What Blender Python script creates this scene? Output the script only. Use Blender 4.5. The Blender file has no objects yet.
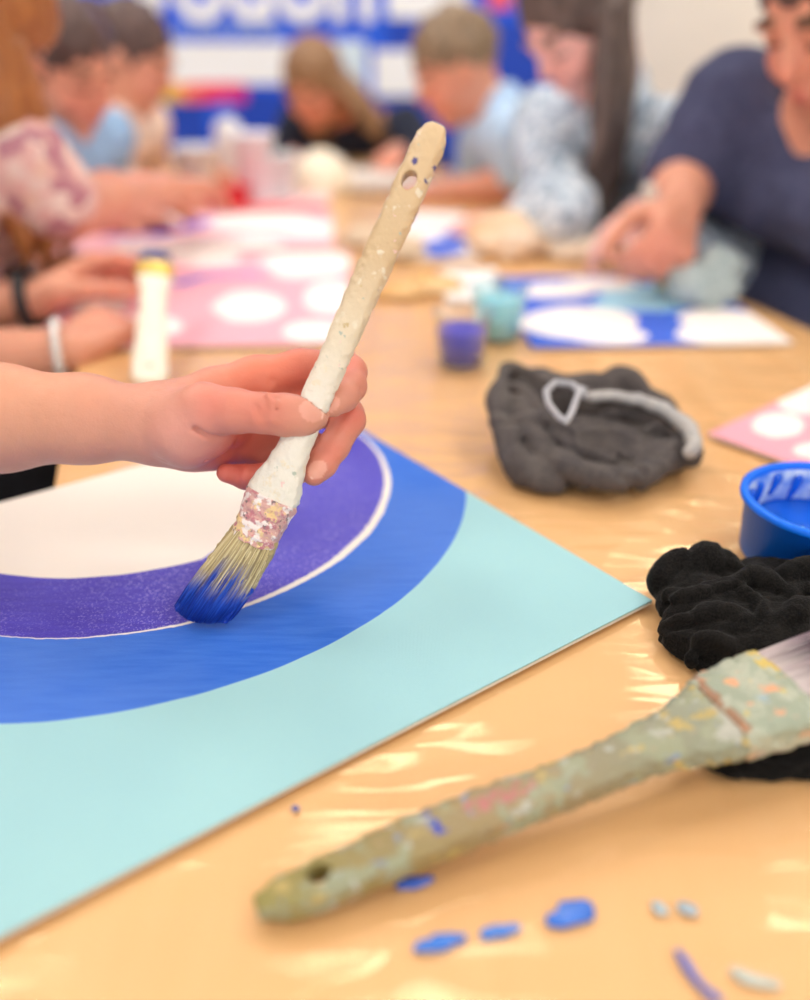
import bpy, math, random
import numpy as np
from mathutils import Vector, noise as mnoise
random.seed(7); rng = np.random.default_rng(7)
scn = bpy.context.scene; COL = scn.collection
V = lambda *a: np.array(a, dtype=float)
F, PITCH, CAMZ, TAB = 870.0, math.radians(28.3), 1.05, 0.75
CR, CU, CF = V(1,0,0), V(0, math.sin(PITCH), math.cos(PITCH)), V(0, math.cos(PITCH), -math.sin(PITCH))
CAM = V(0,0,CAMZ)
def ray(x, y): return CR*((x-405)/F) + CU*(-(y-500)/F) + CF
def at(x, y, h=0.0):                       # point of the table plane (height h above the table top)
    d = ray(x, y); return CAM + d*((TAB+h-CAMZ)/d[2])
def W(x, y, Y):                            # point at distance Y down the room
    d = ray(x, y); return CAM + d*(Y/d[1])
def C(x, y, d): return CAM + ray(x, y)*d   # point at depth d
def nrm(v): v = np.asarray(v, float); return v/max(1e-9, np.linalg.norm(v))
def lin(r, g, b):
    return tuple(((c/255)/12.92 if c/255 <= .04045 else ((c/255+.055)/1.055)**2.4) for c in (r, g, b))

# ------------------------------------------------------------------ objects
def tag(o, label=None, cat=None, group=None, kind=None):
    if label: o['label'] = label
    if cat: o['category'] = cat
    if group: o['group'] = group
    if kind: o['kind'] = kind
    return o
BASE = {}
def thing(name, label, cat, loc, group=None):
    o = bpy.data.objects.new(name, None); o.empty_display_size = .02; COL.objects.link(o)
    o.location = tuple(loc); BASE[o.name] = V(*loc)
    return tag(o, label, cat, group)
def mesh(name, vs, fs, mats, parent=None, base=None, cols=None, smooth=True, mi=None, label=None):
    vs = np.asarray(vs, float)
    if parent is not None: b = BASE[parent.name]
    else: b = V(0,0,0) if base is None else V(*base)
    me = bpy.data.meshes.new(name)
    me.from_pydata((vs-b).tolist(), [], fs.tolist() if isinstance(fs, np.ndarray) else fs)
    for m in (mats if isinstance(mats, (list, tuple)) else [mats]): me.materials.append(m)
    if mi is not None: me.polygons.foreach_set('material_index', mi)
    me.polygons.foreach_set('use_smooth', [smooth]*len(me.polygons))
    if cols is not None:
        a = me.color_attributes.new('Col', 'FLOAT_COLOR', 'POINT')
        c = np.ones((len(vs), 4), np.float32); c[:, :3] = cols; a.data.foreach_set('color', c.ravel())
    me.update()
    o = bpy.data.objects.new(name, me); COL.objects.link(o)
    BASE[o.name] = b
    if parent is not None: o.parent = parent
    else: o.location = tuple(b)
    if label: o['label'] = label
    return o
class MB:
    def __init__(s): s.v = []; s.f = []
    def add(s, vs, fs):
        n = len(s.v); s.v += [tuple(v) for v in vs]; s.f += [tuple(i+n for i in f) for f in fs]
    def box(s, lo, hi, bev=0.0):
        (a,b,c),(d,e,f) = lo, hi
        if bev <= 0:
            s.add([(a,b,c),(d,b,c),(d,e,c),(a,e,c),(a,b,f),(d,b,f),(d,e,f),(a,e,f)],
                  [(0,3,2,1),(4,5,6,7),(0,1,5,4),(1,2,6,5),(2,3,7,6),(3,0,4,7)]); return s
        n = len(s.v); pts = []; t = bev
        for z, k in ((c,t),(c+t,0),(f-t,0),(f,t)):
            for x, y in ((a+t+k*.0,b+k),(d-t,b+k),(d-k,b+t),(d-k,e-t),(d-t,e-k),(a+t,e-k),(a+k,e-t),(a+k,b+t)): pts.append((x,y,z))
        fs = [tuple(range(7,-1,-1)), tuple(range(24,32))]
        for r in range(3):
            for i in range(8): j=(i+1)%8; fs.append((r*8+i, r*8+j, r*8+8+j, r*8+8+i))
        s.add(pts, fs); return s
    def obox(s, c, ax, ay, az, hx, hy, hz):
        c=V(*c); P=[c+ax*i*hx+ay*j*hy+az*k*hz for k in(-1,1) for (i,j) in((-1,-1),(1,-1),(1,1),(-1,1))]
        s.add(P, [(0,3,2,1),(4,5,6,7),(0,1,5,4),(1,2,6,5),(2,3,7,6),(3,0,4,7)]); return s
    def tube(s, pts, rad, seg=8, cap=True):
        pts = [V(*p) for p in pts]; n = len(pts)
        if not hasattr(rad, '__len__'): rad = [rad]*n
        t0 = nrm(pts[1]-pts[0]); u = nrm(np.cross(t0, V(0,0,1) if abs(t0[2])<.9 else V(1,0,0)))
        vs = []
        for i in range(n):
            t = nrm(pts[min(i+1,n-1)]-pts[max(i-1,0)]); u = nrm(u-t*(u@t)); w = np.cross(t,u)
            for k in range(seg):
                a = 2*math.pi*k/seg; vs.append(pts[i]+(u*math.cos(a)+w*math.sin(a))*rad[i])
        fs = [(i*seg+k, i*seg+(k+1)%seg, (i+1)*seg+(k+1)%seg, (i+1)*seg+k) for i in range(n-1) for k in range(seg)]
        if cap: fs += [tuple(range(seg-1,-1,-1)), tuple((n-1)*seg+k for k in range(seg))]
        s.add(vs, fs); return s
    def lathe(s, prof, c=(0,0,0), seg=48, R=None):
        R = np.eye(3) if R is None else R; n=len(prof); vs=[]
        for r, z in prof:
            for k in range(seg):
                a=2*math.pi*k/seg; vs.append(V(*c)+R@V(r*math.cos(a), r*math.sin(a), z))
        fs=[(i*seg+k, i*seg+(k+1)%seg, (i+1)*seg+(k+1)%seg, (i+1)*seg+k) for i in range(n-1) for k in range(seg)]
        s.add(vs, fs); return s
    def build(s, name, mats, parent=None, base=None, smooth=False, **k):
        return mesh(name, s.v, s.f, mats, parent, base, smooth=smooth, **k)

# ------------------------------------------------------------------ numpy noise + distance fields
_T = rng.random((32,32,32)).astype(np.float32)*2-1
def vnoise(x, y, z):
    xi, yi, zi = np.floor(x).astype(int), np.floor(y).astype(int), np.floor(z).astype(int)
    fx, fy, fz = x-xi, y-yi, z-zi
    fx, fy, fz = fx*fx*(3-2*fx), fy*fy*(3-2*fy), fz*fz*(3-2*fz)
    g = lambda a,b,c: _T[(xi+a)%32, (yi+b)%32, (zi+c)%32]
    l = lambda a,b,t: a+(b-a)*t
    return l(l(l(g(0,0,0),g(1,0,0),fx), l(g(0,1,0),g(1,1,0),fx), fy), l(l(g(0,0,1),g(1,0,1),fx), l(g(0,1,1),g(1,1,1),fx), fy), fz)
class SDF:
    def __init__(s, lo, hi, vox):
        s.lo = V(*lo); s.vox = vox; s.n = np.ceil((V(*hi)-s.lo)/vox).astype(int)+1
        s.ax = [(s.lo[i]+np.arange(s.n[i])*vox).astype(np.float32) for i in range(3)]
        s.D = np.full(s.n, 10, np.float32)
    def block(s, lo, hi, m):
        a = np.clip(np.floor((np.minimum(lo,hi)-m-s.lo)/s.vox).astype(int), 0, s.n); b = np.clip(np.ceil((np.maximum(lo,hi)+m-s.lo)/s.vox).astype(int)+1, 0, s.n)
        if np.any(b<=a): return None
        sl = tuple(slice(a[i], b[i]) for i in range(3))
        return sl, s.ax[0][sl[0]][:,None,None], s.ax[1][sl[1]][None,:,None], s.ax[2][sl[2]][None,None,:]
    def comb(s, sl, d, k, cut=False):
        D = s.D[sl]
        if cut: D = -D
        k = max(k, 1e-5)
        h = np.clip(.5+.5*(D-d)/k, 0, 1); r = D*(1-h)+d*h-k*h*(1-h)
        s.D[sl] = -r if cut else r
    def cone(s, a, b, ra, rb=None, k=.004, cut=False):
        rb = ra if rb is None else rb; a = V(*a); b = V(*b)
        q = s.block(np.minimum(a,b), np.maximum(a,b), max(ra,rb)+k+3*s.vox)
        if q is None: return s
        sl,X,Y,Z = q; ab = b-a; L = max(1e-12, ab@ab)
        t = np.clip(((X-a[0])*ab[0]+(Y-a[1])*ab[1]+(Z-a[2])*ab[2])/L, 0, 1)
        d = np.sqrt((X-a[0]-t*ab[0])**2+(Y-a[1]-t*ab[1])**2+(Z-a[2]-t*ab[2])**2)-(ra+(rb-ra)*t)
        s.comb(sl, d, k, cut); return s
    def chain(s, pts, rs, k=.004, cut=False):
        if not hasattr(rs,'__len__'): rs=[rs]*len(pts)
        for i in range(len(pts)-1): s.cone(pts[i], pts[i+1], rs[i], rs[i+1], k, cut)
        return s
    def ell(s, c, r, R=None, k=.004, cut=False):
        c = V(*c); r = V(*r); R = np.eye(3) if R is None else np.array(R)   # rows of R: the axes
        q = s.block(c, c, max(r)+k+3*s.vox)
        if q is None: return s
        sl,X,Y,Z = q; X=X-c[0]; Y=Y-c[1]; Z=Z-c[2]
        P = [R[i][0]*X+R[i][1]*Y+R[i][2]*Z for i in range(3)]
        k0 = np.sqrt(sum((P[i]/r[i])**2 for i in range(3)))+1e-6; k1 = np.sqrt(sum((P[i]/r[i]**2)**2 for i in range(3)))+1e-6
        s.comb(sl, k0*(k0-1)/k1, k, cut); return s
    def warp(s, amp, freq, seed=0, ridge=False):
        X,Y,Z = np.meshgrid(*s.ax, indexing='ij'); m = np.abs(s.D) < amp*2+3*s.vox
        n = vnoise(X[m]*freq+seed, Y[m]*freq, Z[m]*freq)
        if ridge: n = 1-2*np.abs(n)
        s.D[m] += n*amp; return s
    def creases(s, amp, ang, f1, f2, f3, seed=0):
        """long creases running along the direction ang, bent by a slower noise"""
        X,Y,Z = np.meshgrid(*s.ax, indexing='ij'); m = np.abs(s.D) < amp*2+3*s.vox; X,Y,Z=X[m],Y[m],Z[m]
        w = vnoise(X*f3+seed, Y*f3, Z*f3)*.9; a = X*math.cos(ang)+Y*math.sin(ang); b = -X*math.sin(ang)+Y*math.cos(ang)
        n = vnoise(a*f1+seed+w, b*f2+w*1.6, Z*f2*.7); n2 = vnoise(a*f1*1.7+seed+w*1.5, b*f2*2.1+w*2, Z*f2*1.4+5)
        s.D[m] += amp*(1-2.6*np.minimum(np.abs(n),.5))+amp*.35*(1-2.6*np.minimum(np.abs(n2),.5)); return s
    def floor(s, z): 
        Z = s.ax[2][None,None,:]; s.D = np.maximum(s.D, z-Z); return s
    def mesh(s):
        D = s.D.copy(); D[0]=D[-1]=1; D[:,0]=D[:,-1]=1; D[:,:,0]=D[:,:,-1]=1
        D[D==0]=1e-7; S = D<0; n = np.array(S.shape)
        cnt = np.zeros(n-1, np.int8)
        for i in (0,1):
            for j in (0,1):
                for k in (0,1): cnt += S[i:n[0]-1+i, j:n[1]-1+j, k:n[2]-1+k]
        act = (cnt>0)&(cnt<8); idx = np.full(n-1, -1, np.int64); I,J,K = np.nonzero(act); idx[I,J,K] = np.arange(len(I))
        acc = np.zeros((len(I),3)); w = np.zeros(len(I))
        cs = [(i,j,k) for i in (0,1) for j in (0,1) for k in (0,1)]
        for a in range(8):
            for b in range(a+1,8):
                A,B = cs[a],cs[b]
                if sum(abs(A[q]-B[q]) for q in range(3)) != 1: continue
                da = D[I+A[0],J+A[1],K+A[2]]; db = D[I+B[0],J+B[1],K+B[2]]; m = (da<0)!=(db<0)
                t = np.where(m, da/np.where(m, da-db, 1), 0)
                for q in range(3): acc[:,q] += np.where(m, A[q]+(B[q]-A[q])*t, 0)
                w += m
        vs = (np.stack([I,J,K],1)+acc/w[:,None])*s.vox+s.lo
        fs = []
        for ax in range(3):
            u,v = (ax+1)%3,(ax+2)%3
            sa=[slice(None)]*3; sb=[slice(None)]*3; sa[ax]=slice(0,-1); sb[ax]=slice(1,None)
            m = S[tuple(sa)]!=S[tuple(sb)]; P = np.array(np.nonzero(m)).T
            P = P[(P[:,u]>0)&(P[:,v]>0)&(P[:,u]<n[u]-1)&(P[:,v]<n[v]-1)]
            def c(du,dv):
                Q = P.copy(); Q[:,u]-=du; Q[:,v]-=dv; return idx[Q[:,0],Q[:,1],Q[:,2]]
            q = np.stack([c(1,1),c(0,1),c(0,0),c(1,0)],1); s0 = S[P[:,0],P[:,1],P[:,2]]
            q[~s0] = q[~s0][:,::-1]; fs.append(q)
        fs = np.concatenate(fs); fs = fs[(fs>=0).all(1)]
        # two light smoothing passes
        e = np.concatenate([fs[:,[0,1]],fs[:,[1,2]],fs[:,[2,3]],fs[:,[3,0]]]); e = np.concatenate([e, e[:,::-1]])
        for lam in (.5,-.4,):
            sm = np.zeros_like(vs); ct = np.bincount(e[:,0], minlength=len(vs))
            for q in range(3): sm[:,q] = np.bincount(e[:,0], vs[e[:,1],q], minlength=len(vs))
            vs = vs+lam*(sm/np.maximum(ct,1)[:,None]-vs)
        return vs, fs

# ------------------------------------------------------------------ materials
class G:
    def __init__(s, name):
        s.m = bpy.data.materials.new(name); s.m.use_nodes = True; s.t = s.m.node_tree; s.t.nodes.clear()
        s.out = s.t.nodes.new('ShaderNodeOutputMaterial')
    def n(s, ty, **kw):
        x = s.t.nodes.new(ty)
        for k, v in kw.items():
            if k.startswith('_'): setattr(x, k[1:], v)
        for k, v in kw.items():
            if k.startswith('_'): continue
            k = k.replace('__', ' ')
            key = int(k[1:]) if k[0] == 'i' and k[1:].isdigit() else k
            s.set(x.inputs[key], v)
        return x
    def set(s, inp, v):
        if isinstance(v, bpy.types.NodeSocket): s.t.links.new(v, inp)
        elif isinstance(v, bpy.types.Node): s.t.links.new(v.outputs[0], inp)
        elif hasattr(v, '__len__') and len(v) == 3 and inp.type == 'RGBA': inp.default_value = (*v, 1)
        else: inp.default_value = v
    def math(s, op, a, b=0.0, c=0.0): return s.n('ShaderNodeMath', _operation=op, i0=a, i1=b, i2=c).outputs[0]
    def mix(s, f, a, b): 
        x = s.n('ShaderNodeMix', _data_type='RGBA'); s.set(x.inputs[0], f); s.set(x.inputs[6], a); s.set(x.inputs[7], b); return x.outputs[2]
    def step(s, v, e, w): return s.n('ShaderNodeMapRange', _interpolation_type='SMOOTHSTEP', i0=v, i1=e-w, i2=e+w, i3=0.0, i4=1.0).outputs[0]
    def noise(s, scale, detail=3, vec=None, rough=.5):
        x = s.n('ShaderNodeTexNoise'); x.inputs['Scale'].default_value = scale; x.inputs['Detail'].default_value = detail; x.inputs['Roughness'].default_value = rough
        if vec is None: vec = s.n('ShaderNodeTexCoord').outputs['Object']
        s.t.links.new(vec, x.inputs['Vector']); return x.outputs[0]
    def bump(s, h, strength, dist): return s.n('ShaderNodeBump', Strength=strength, Distance=dist, Height=h).outputs[0]
    def bsdf(s, **kw):
        b = s.n('ShaderNodeBsdfPrincipled', **kw); s.t.links.new(b.outputs[0], s.out.inputs[0]); return s.m
def mat(name, col, rough=.6, var=.0, vs=20, bump=0, bs=200, bd=.001, attr=False, col2=None, spec=.5, **kw):
    g = G(name)
    if attr: c = g.n('ShaderNodeAttribute', _attribute_name='Col').outputs[0]
    else: c = col
    if var or col2:
        f = g.noise(vs, 4); f = g.step(f, .5, .18)
        if attr or not col2:
            hsv = g.n('ShaderNodeHueSaturation'); g.set(hsv.inputs['Color'], c if attr else (*col, 1)); g.set(hsv.inputs['Value'], g.math('MULTIPLY_ADD', f, 2*var, 1-var)); c = hsv.outputs[0]
        else: c = g.mix(f, col, col2)
    k = dict(kw)
    if bump: k['Normal'] = g.bump(g.noise(bs, 3), bump, bd)
    k['Specular__IOR__Level'] = spec
    return g.bsdf(**{'Base__Color': c, 'Roughness': rough, **k})
def skinmat(name='skin'):
    g = G(name); c = g.n('ShaderNodeAttribute', _attribute_name='Col').outputs[0]
    f = g.noise(60, 4); hsv = g.n('ShaderNodeHueSaturation'); g.set(hsv.inputs['Color'], c); g.set(hsv.inputs['Value'], g.math('MULTIPLY_ADD', f, .16, .92))
    b = g.bump(g.noise(900, 3), .25, .0006); b2 = g.n('ShaderNodeBump', Strength=.35, Distance=.0012, Height=g.noise(160, 4), Normal=b).outputs[0]
    return g.bsdf(**{'Base__Color': hsv.outputs[0], 'Roughness': .5, 'Normal': b2, 'Subsurface__Weight': .25, 'Subsurface__Radius': (.012,.005,.003), 'Subsurface__Scale': .6, 'Specular__IOR__Level': .35})
SKIN = skinmat()
def hairmat(name, c, c2):
    g = G(name); tc = g.n('ShaderNodeTexCoord').outputs['Object']; mp = g.n('ShaderNodeMapping', Vector=tc, Scale=(90,90,14))
    f = g.noise(1, 4, mp.outputs[0]); return g.bsdf(**{'Base__Color': g.mix(g.step(f,.5,.2), c, c2), 'Roughness': .45, 'Normal': g.bump(f, .6, .004)})
def fresnel(g, ior, normal=None):
    bf = g.n('ShaderNodeNewGeometry').outputs['Backfacing']; io = g.math('MULTIPLY_ADD', bf, 1/ior-ior, ior)
    return g.n('ShaderNodeFresnel', IOR=io, **({'Normal': normal} if normal is not None else {})).outputs[0]
def clearmat(name, tint=(1,1,1), gl=.12, milky=.12):
    g = G(name); lw = fresnel(g, 1.45)
    t = g.n('ShaderNodeBsdfTransparent', Color=tint); d = g.n('ShaderNodeBsdfDiffuse', Color=(.8,.85,.9)); gs = g.n('ShaderNodeBsdfGlossy', Roughness=gl)
    a = g.n('ShaderNodeMixShader', i0=milky, i1=t, i2=d); b = g.n('ShaderNodeMixShader', i0=lw, i1=a, i2=gs)
    g.t.links.new(b.outputs[0], g.out.inputs[0]); return g.m

# ------------------------------------------------------------------ the room
def struct(name, mb, m): o = mb.build(name, m); o['kind'] = 'structure'; return o
wallm = mat('cream_wall_paint', lin(243,234,222), .85, var=.03, vs=3, bump=.1, bs=120)
struct('floor', MB().box((-3.4,-2.2,-.1),(3.4,4.0,0)), mat('grey_vinyl', lin(168,150,135), .5, var=.08, vs=6))
struct('ceiling', MB().box((-3.4,-2.2,2.8),(3.4,4.0,2.9)), mat('ceiling_white', lin(245,243,238), .9))
struct('wall_back', MB().box((-3.4,4.0,0),(3.4,4.1,2.8)), wallm)
struct('wall_left', MB().box((-3.5,-2.2,0),(-3.4,4.1,2.8)), wallm)
struct('wall_right', MB().box((3.4,-2.2,0),(3.5,4.1,2.8)), wallm)
skirt = mat('skirting_white', lin(235,230,225), .5)
struct('baseboard_back', MB().box((-3.4,3.98,0),(3.4,4.0,.1)), skirt)
struct('baseboard_left', MB().box((-3.4,-2.2,0),(-3.38,3.98,.1)), skirt)
struct('baseboard_right', MB().box((3.38,-2.2,0),(3.4,3.98,.1)), skirt)
g = G('lamp_diffuser'); e = g.n('ShaderNodeEmission', Color=(1,.95,.87,1), Strength=15.0); g.t.links.new(e.outputs[0], g.out.inputs[0]); LAMP = g.m
lampframe = mat('lamp_frame_white', (.8,.8,.8), .4)
for i, (x, y) in enumerate([(-1.3,-.6),(1.3,-.6),(-1.3,1.1),(1.3,1.1),(-1.3,2.9),(1.3,2.9),(0,2.0)]):
    t = thing('ceiling_light', 'square white ceiling light panel above the painting table', 'ceiling light', (x,y,2.8), 'ceiling light panels')
    MB().box((x-.32,y-.32,2.755),(x+.32,y+.32,2.8)).build('frame', lampframe, t)
    MB().box((x-.28,y-.28,2.745),(x+.28,y+.28,2.756)).build('diffuser', LAMP, t)

# ------------------------------------------------------------------ table and film
TU, TV = nrm(V(-math.sin(math.radians(15)), math.cos(math.radians(15)), 0)), nrm(V(math.cos(math.radians(15)), math.sin(math.radians(15)), 0))
TO = V(-.26,.57,0)                       # a point on the left long edge
def T(u, v, z=TAB): p = TO+TU*u+TV*v; return V(p[0],p[1],z)
U0, U1, VW = -.85, 1.95, .80
g = G('beech_table_top'); tc = g.n('ShaderNodeTexCoord').outputs['Object']; mp = g.n('ShaderNodeMapping', Vector=tc, Rotation=(0,0,math.radians(-15)), Scale=(26,1.2,1))
gr = g.noise(1.5, 5, mp.outputs[0]); big = g.noise(2.2, 3)
c = g.mix(g.step(gr,.5,.3), lin(246,199,144), lin(238,184,124)); c = g.mix(g.step(big,.55,.25), c, lin(236,186,128))  # broad darker orange patches put the film's uneven shading into the wood colour
TABM = g.bsdf(**{'Base__Color': c, 'Roughness': .5})
t = thing('table', 'long light wood work table under clear plastic, painters all round it', 'table', T((U0+U1)/2, VW/2, 0))
mb = MB(); mb.obox(T((U0+U1)/2, VW/2, TAB-.0125), TV, TU, V(0,0,1), VW/2, (U1-U0)/2, .0125); mb.build('table_top', TABM, t)
steel = mat('grey_steel', lin(150,150,155), .35, Metallic=.8)
mb = MB()
for s in (.06, VW-.06): mb.obox(T((U0+U1)/2, s, TAB-.045), TV, TU, V(0,0,1), .012, (U1-U0)/2-.08, .02)
mb.build('frame', steel, t)
for u in (U0+.1, U1-.1):
    for v in (.06, VW-.06): mb = MB(); mb.tube([T(u,v,0), T(u,v,TAB-.05)], .018, 12); mb.build('leg', steel, t)

# clear film: a grid in table coordinates, finer towards the camera
def film_h(p):
    x, y = p[:,0], p[:,1]; a = math.radians(24)
    s = x*math.cos(a)+y*math.sin(a); q = -x*math.sin(a)+y*math.cos(a)
    wx = vnoise(s*7, q*7, 0*x+3.3)*.03
    z0 = 0*x
    n1 = 1-np.abs(vnoise(s*7+4, (q+wx)*36, z0+1.5)); n2 = 1-np.abs(vnoise(x*26+2, y*26, z0+5.5)); n3 = vnoise(x*6, y*6, z0+9.1)
    m = np.clip(n3*1.6+.5, 0, 1); m2 = np.clip(x*4+.1, 0, 1)
    return .0007+.0011*n1**6*m+.0010*n2**8*m2+.0004*n3
us = []; u = U0
while u < U1: us.append(u); u += .0028 if u < .35 else (.006 if u < .9 else .015)
us.append(U1); vv = np.arange(0, VW+.0001, VW/285); us = np.array(us)
UU, VV = np.meshgrid(us, vv, indexing='ij'); P = TO+UU.ravel()[:,None]*TU+VV.ravel()[:,None]*TV
P[:,2] = TAB+np.maximum(film_h(P), .0004); nu, nv = UU.shape
pi = (np.arange(nu-1)[:,None]*nv+np.arange(nv-1)[None,:]).ravel()
fs = np.stack([pi, pi+nv, pi+nv+1, pi+1],1)[:, ::-1]
g = G('clear_plastic_film'); tc = g.n('ShaderNodeTexCoord').outputs['Object']; mp = g.n('ShaderNodeMapping', Vector=tc, Rotation=(0,0,math.radians(-24)), Scale=(4,17,1))
wz = g.noise(1.3, 2, mp.outputs[0]); wz2 = g.noise(30, 2)
bm = g.bump(g.math('ADD', g.math('ABSOLUTE', g.math('SUBTRACT', wz, .5)), g.math('MULTIPLY', wz2, .03)), .30, .02)
fr = fresnel(g, 1.5, bm)
tr = g.n('ShaderNodeBsdfTransparent', Color=(.99,.985,.975,1)); gl = g.n('ShaderNodeBsdfGlossy', Color=(1,.88,.62,1), Roughness=.14, Normal=bm)
ms = g.n('ShaderNodeMixShader', i0=g.math('MINIMUM', fr, .6), i1=tr, i2=gl); g.t.links.new(ms.outputs[0], g.out.inputs[0])
FILM = g.m
film = mesh('plastic_sheet', P, fs, FILM, base=T(0,0)); tag(film, 'wrinkled clear plastic film spread over the whole wooden table top', 'plastic sheet')

# ------------------------------------------------------------------ canvases
HC = .006
cA = at(652,600,HC); cB = at(0,935,HC)
CN = nrm(V(cB[0]-cA[0], cB[1]-cA[1], 0)); CM = nrm(V(-CN[1], CN[0], 0)); CM = CM if CM[1] > 0 else -CM
CL, CD = .50, .352
g = G('main_canvas_paint'); geo = g.n('ShaderNodeNewGeometry').outputs['Position']
def dist2(cx, cy):
    sp = g.n('ShaderNodeSeparateXYZ', i0=geo); dx = g.math('SUBTRACT', sp.outputs[0], cx); dy = g.math('SUBTRACT', sp.outputs[1], cy)
    return g.math('SQRT', g.math('ADD', g.math('POWER', dx, 2.0), g.math('POWER', dy, 2.0))), dx, dy
wob = g.math('MULTIPLY_ADD', g.noise(28, 2), .0026, -.0013); wobf = g.math('MULTIPLY_ADD', g.noise(220, 3), .0016, -.0008)
dB,_,_ = dist2(-.2072,.5695); dP,dx,dy = dist2(-.1929,.5675); dW,_,_ = dist2(-.2096,.6041)
jit = g.math('ADD', wob, wobf); dBj = g.math('ADD', dB, g.math('MULTIPLY', wob, .7)); dPj = g.math('ADD', dP, jit); dWj = g.math('ADD', dW, wob)
dirp = nrm(at(352,532)-V(-.1929,.5675,TAB)); cosv = g.math('DIVIDE', g.math('ADD', g.math('MULTIPLY', dx, float(dirp[0])), g.math('MULTIPLY', dy, float(dirp[1]))), dP)
gap = g.math('MULTIPLY_ADD', g.math('POWER', g.math('MAXIMUM', cosv, 0.0), 3.0), .0052, .0006)
cyan = g.mix(g.step(g.noise(9,3),.5,.3), (.33,.60,.66), (.36,.64,.68))
mpS = g.n('ShaderNodeMapping', Vector=geo, Scale=(8,60,1), Rotation=(0,0,-.55)); streak = g.noise(4, 4, mpS.outputs[0])
blue = g.mix(g.step(streak,.5,.35), lin(30,98,208), lin(62,120,218)); blue = g.mix(g.math('MULTIPLY', g.step(g.noise(7,2),.52,.15), .5), blue, lin(88,132,220))
purp = g.mix(g.step(streak,.52,.3), lin(62,48,168), lin(80,70,190)); purp = g.mix(g.math('MULTIPLY', g.step(g.noise(5,2),.5,.2), .6), purp, lin(96,92,206)); purp = g.mix(g.math('MULTIPLY', g.step(g.noise(900,1),.62,.08), g.step(g.noise(9,2),.5,.1)), purp, lin(150,140,214))  # last mix: pale specks paint the wet violet's glints into its colour
white = lin(240,233,224)
col = g.mix(g.step(dBj,.2518,.0004), blue, cyan)
pin = g.step(dPj,.1826,.0005); col = g.mix(pin, white, col)
pe = g.math('SUBTRACT', .1826, gap); pmask = g.step(g.math('SUBTRACT', dPj, pe), 0.0, .0006); col = g.mix(pmask, purp, col)
dS,_,_ = dist2(-.352,.60); wside = g.step(g.math('ADD', dS, wob), .260, .0006)
wmask = g.math('MAXIMUM', g.step(dWj,.1588,.0004), wside); col = g.mix(wmask, white, col)
wv = g.n('ShaderNodeTexWave', Scale=420.0, Vector=geo); wv2 = g.n('ShaderNodeTexWave', Scale=420.0, Vector=geo, _bands_direction='Y')
hgt = g.math('ADD', g.math('MULTIPLY', wv.outputs[1], wv2.outputs[1]), g.math('MULTIPLY', g.noise(700,2), 1.2))
MAINC = g.bsdf(**{'Base__Color': col, 'Roughness': .52, 'Specular__IOR__Level': .3, 'Normal': g.bump(hgt, .3, .0005)})
rawc = mat('raw_canvas_edge', lin(240,236,225), .8, bump=.3, bs=900)
def board(name, label, O, ax, ay, L, D, m, z0=.0032, z1=HC, cat='canvas', group=None):
    """canvas board: O corner, ax along L, ay along D; painted face + raw edge part"""
    O = V(O[0],O[1],TAB); t = thing(name, label, cat, O+V(0,0,z0), group)
    mb = MB(); c = O+ax*L/2+ay*D/2+V(0,0,(z0+z1-.0008)/2); mb.obox(c, ax, ay, V(0,0,1), L/2, D/2, (z1-.0008-z0)/2); mb.build('board', rawc, t)
    return t
def sheet_part(t, O, ax, ay, L, D, z, m, step, colfn=None):
    nx, ny = max(2,int(L/step)), max(2,int(D/step)); vs=[]
    a, b = np.meshgrid(np.linspace(0,L,nx), np.linspace(0,D,ny), indexing='ij')
    P = V(O[0],O[1],0)+a.ravel()[:,None]*ax+b.ravel()[:,None]*ay; 
    n = len(P); P1=P.copy(); P1[:,2]=TAB+z; i=(np.arange(nx-1)[:,None]*ny+np.arange(ny-1)[None,:]).ravel()
    f = np.stack([i,i+ny,i+ny+1,i+1],1); nz = np.cross(ax, ay)[2]
    if nz < 0: f = f[:, ::-1]
    # skirt
    P0 = np.array([V(O[0],O[1],TAB+z-.0012)+ax*x+ay*y for x,y in ((0,0),(L,0),(L,D),(0,D))]); cor=[0,(nx-1)*ny,(nx-1)*ny+ny-1,ny-1]
    fl = f.tolist()
    edges = [list(range(0,nx*ny,ny)), list(range((nx-1)*ny,nx*ny)), list(range(nx*ny-1,-1,-ny)), list(range(ny-1,-1,-1))]
    for e,(p,q) in zip(edges, ((0,1),(1,2),(2,3),(3,0))): 
        F4 = [n+p, n+q]+e[::-1]; fl.append(F4 if nz>0 else F4[::-1])
    allv = np.concatenate([P1,P0]); cols = None
    if colfn is not None: cols = colfn(allv)
    return mesh('painted_face', allv, fl, m, t, cols=cols, smooth=False)
t = board('canvas', 'pale turquoise canvas with a big blue and violet ring around white, being painted', cA, CN, CM, CL, CD, MAINC)
sheet_part(t, cA, CN, CM, CL, CD, HC, MAINC, .05)
PAINT = mat('dry_acrylic', None, .5, attr=True, bump=.3, bs=300, spec=.3)
def ellmask(P, px, py, rx, ry, rot=0):
    c = at(px,py,HC); a = at(px+rx,py,HC)-c; b = at(px,py-ry,HC)-c; M = np.array([[a[0],b[0]],[a[1],b[1]]]); q = np.linalg.inv(M)@(P[:,:2]-c[:2]).T
    if rot: cs,sn=math.cos(rot),math.sin(rot); q = np.array([cs*q[0]+sn*q[1], -sn*q[0]+cs*q[1]])
    return (q[0]**2+q[1]**2+.25*vnoise(P[:,0]*25,P[:,1]*25,P[:,2]*0+px*.1)) < 1
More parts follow.
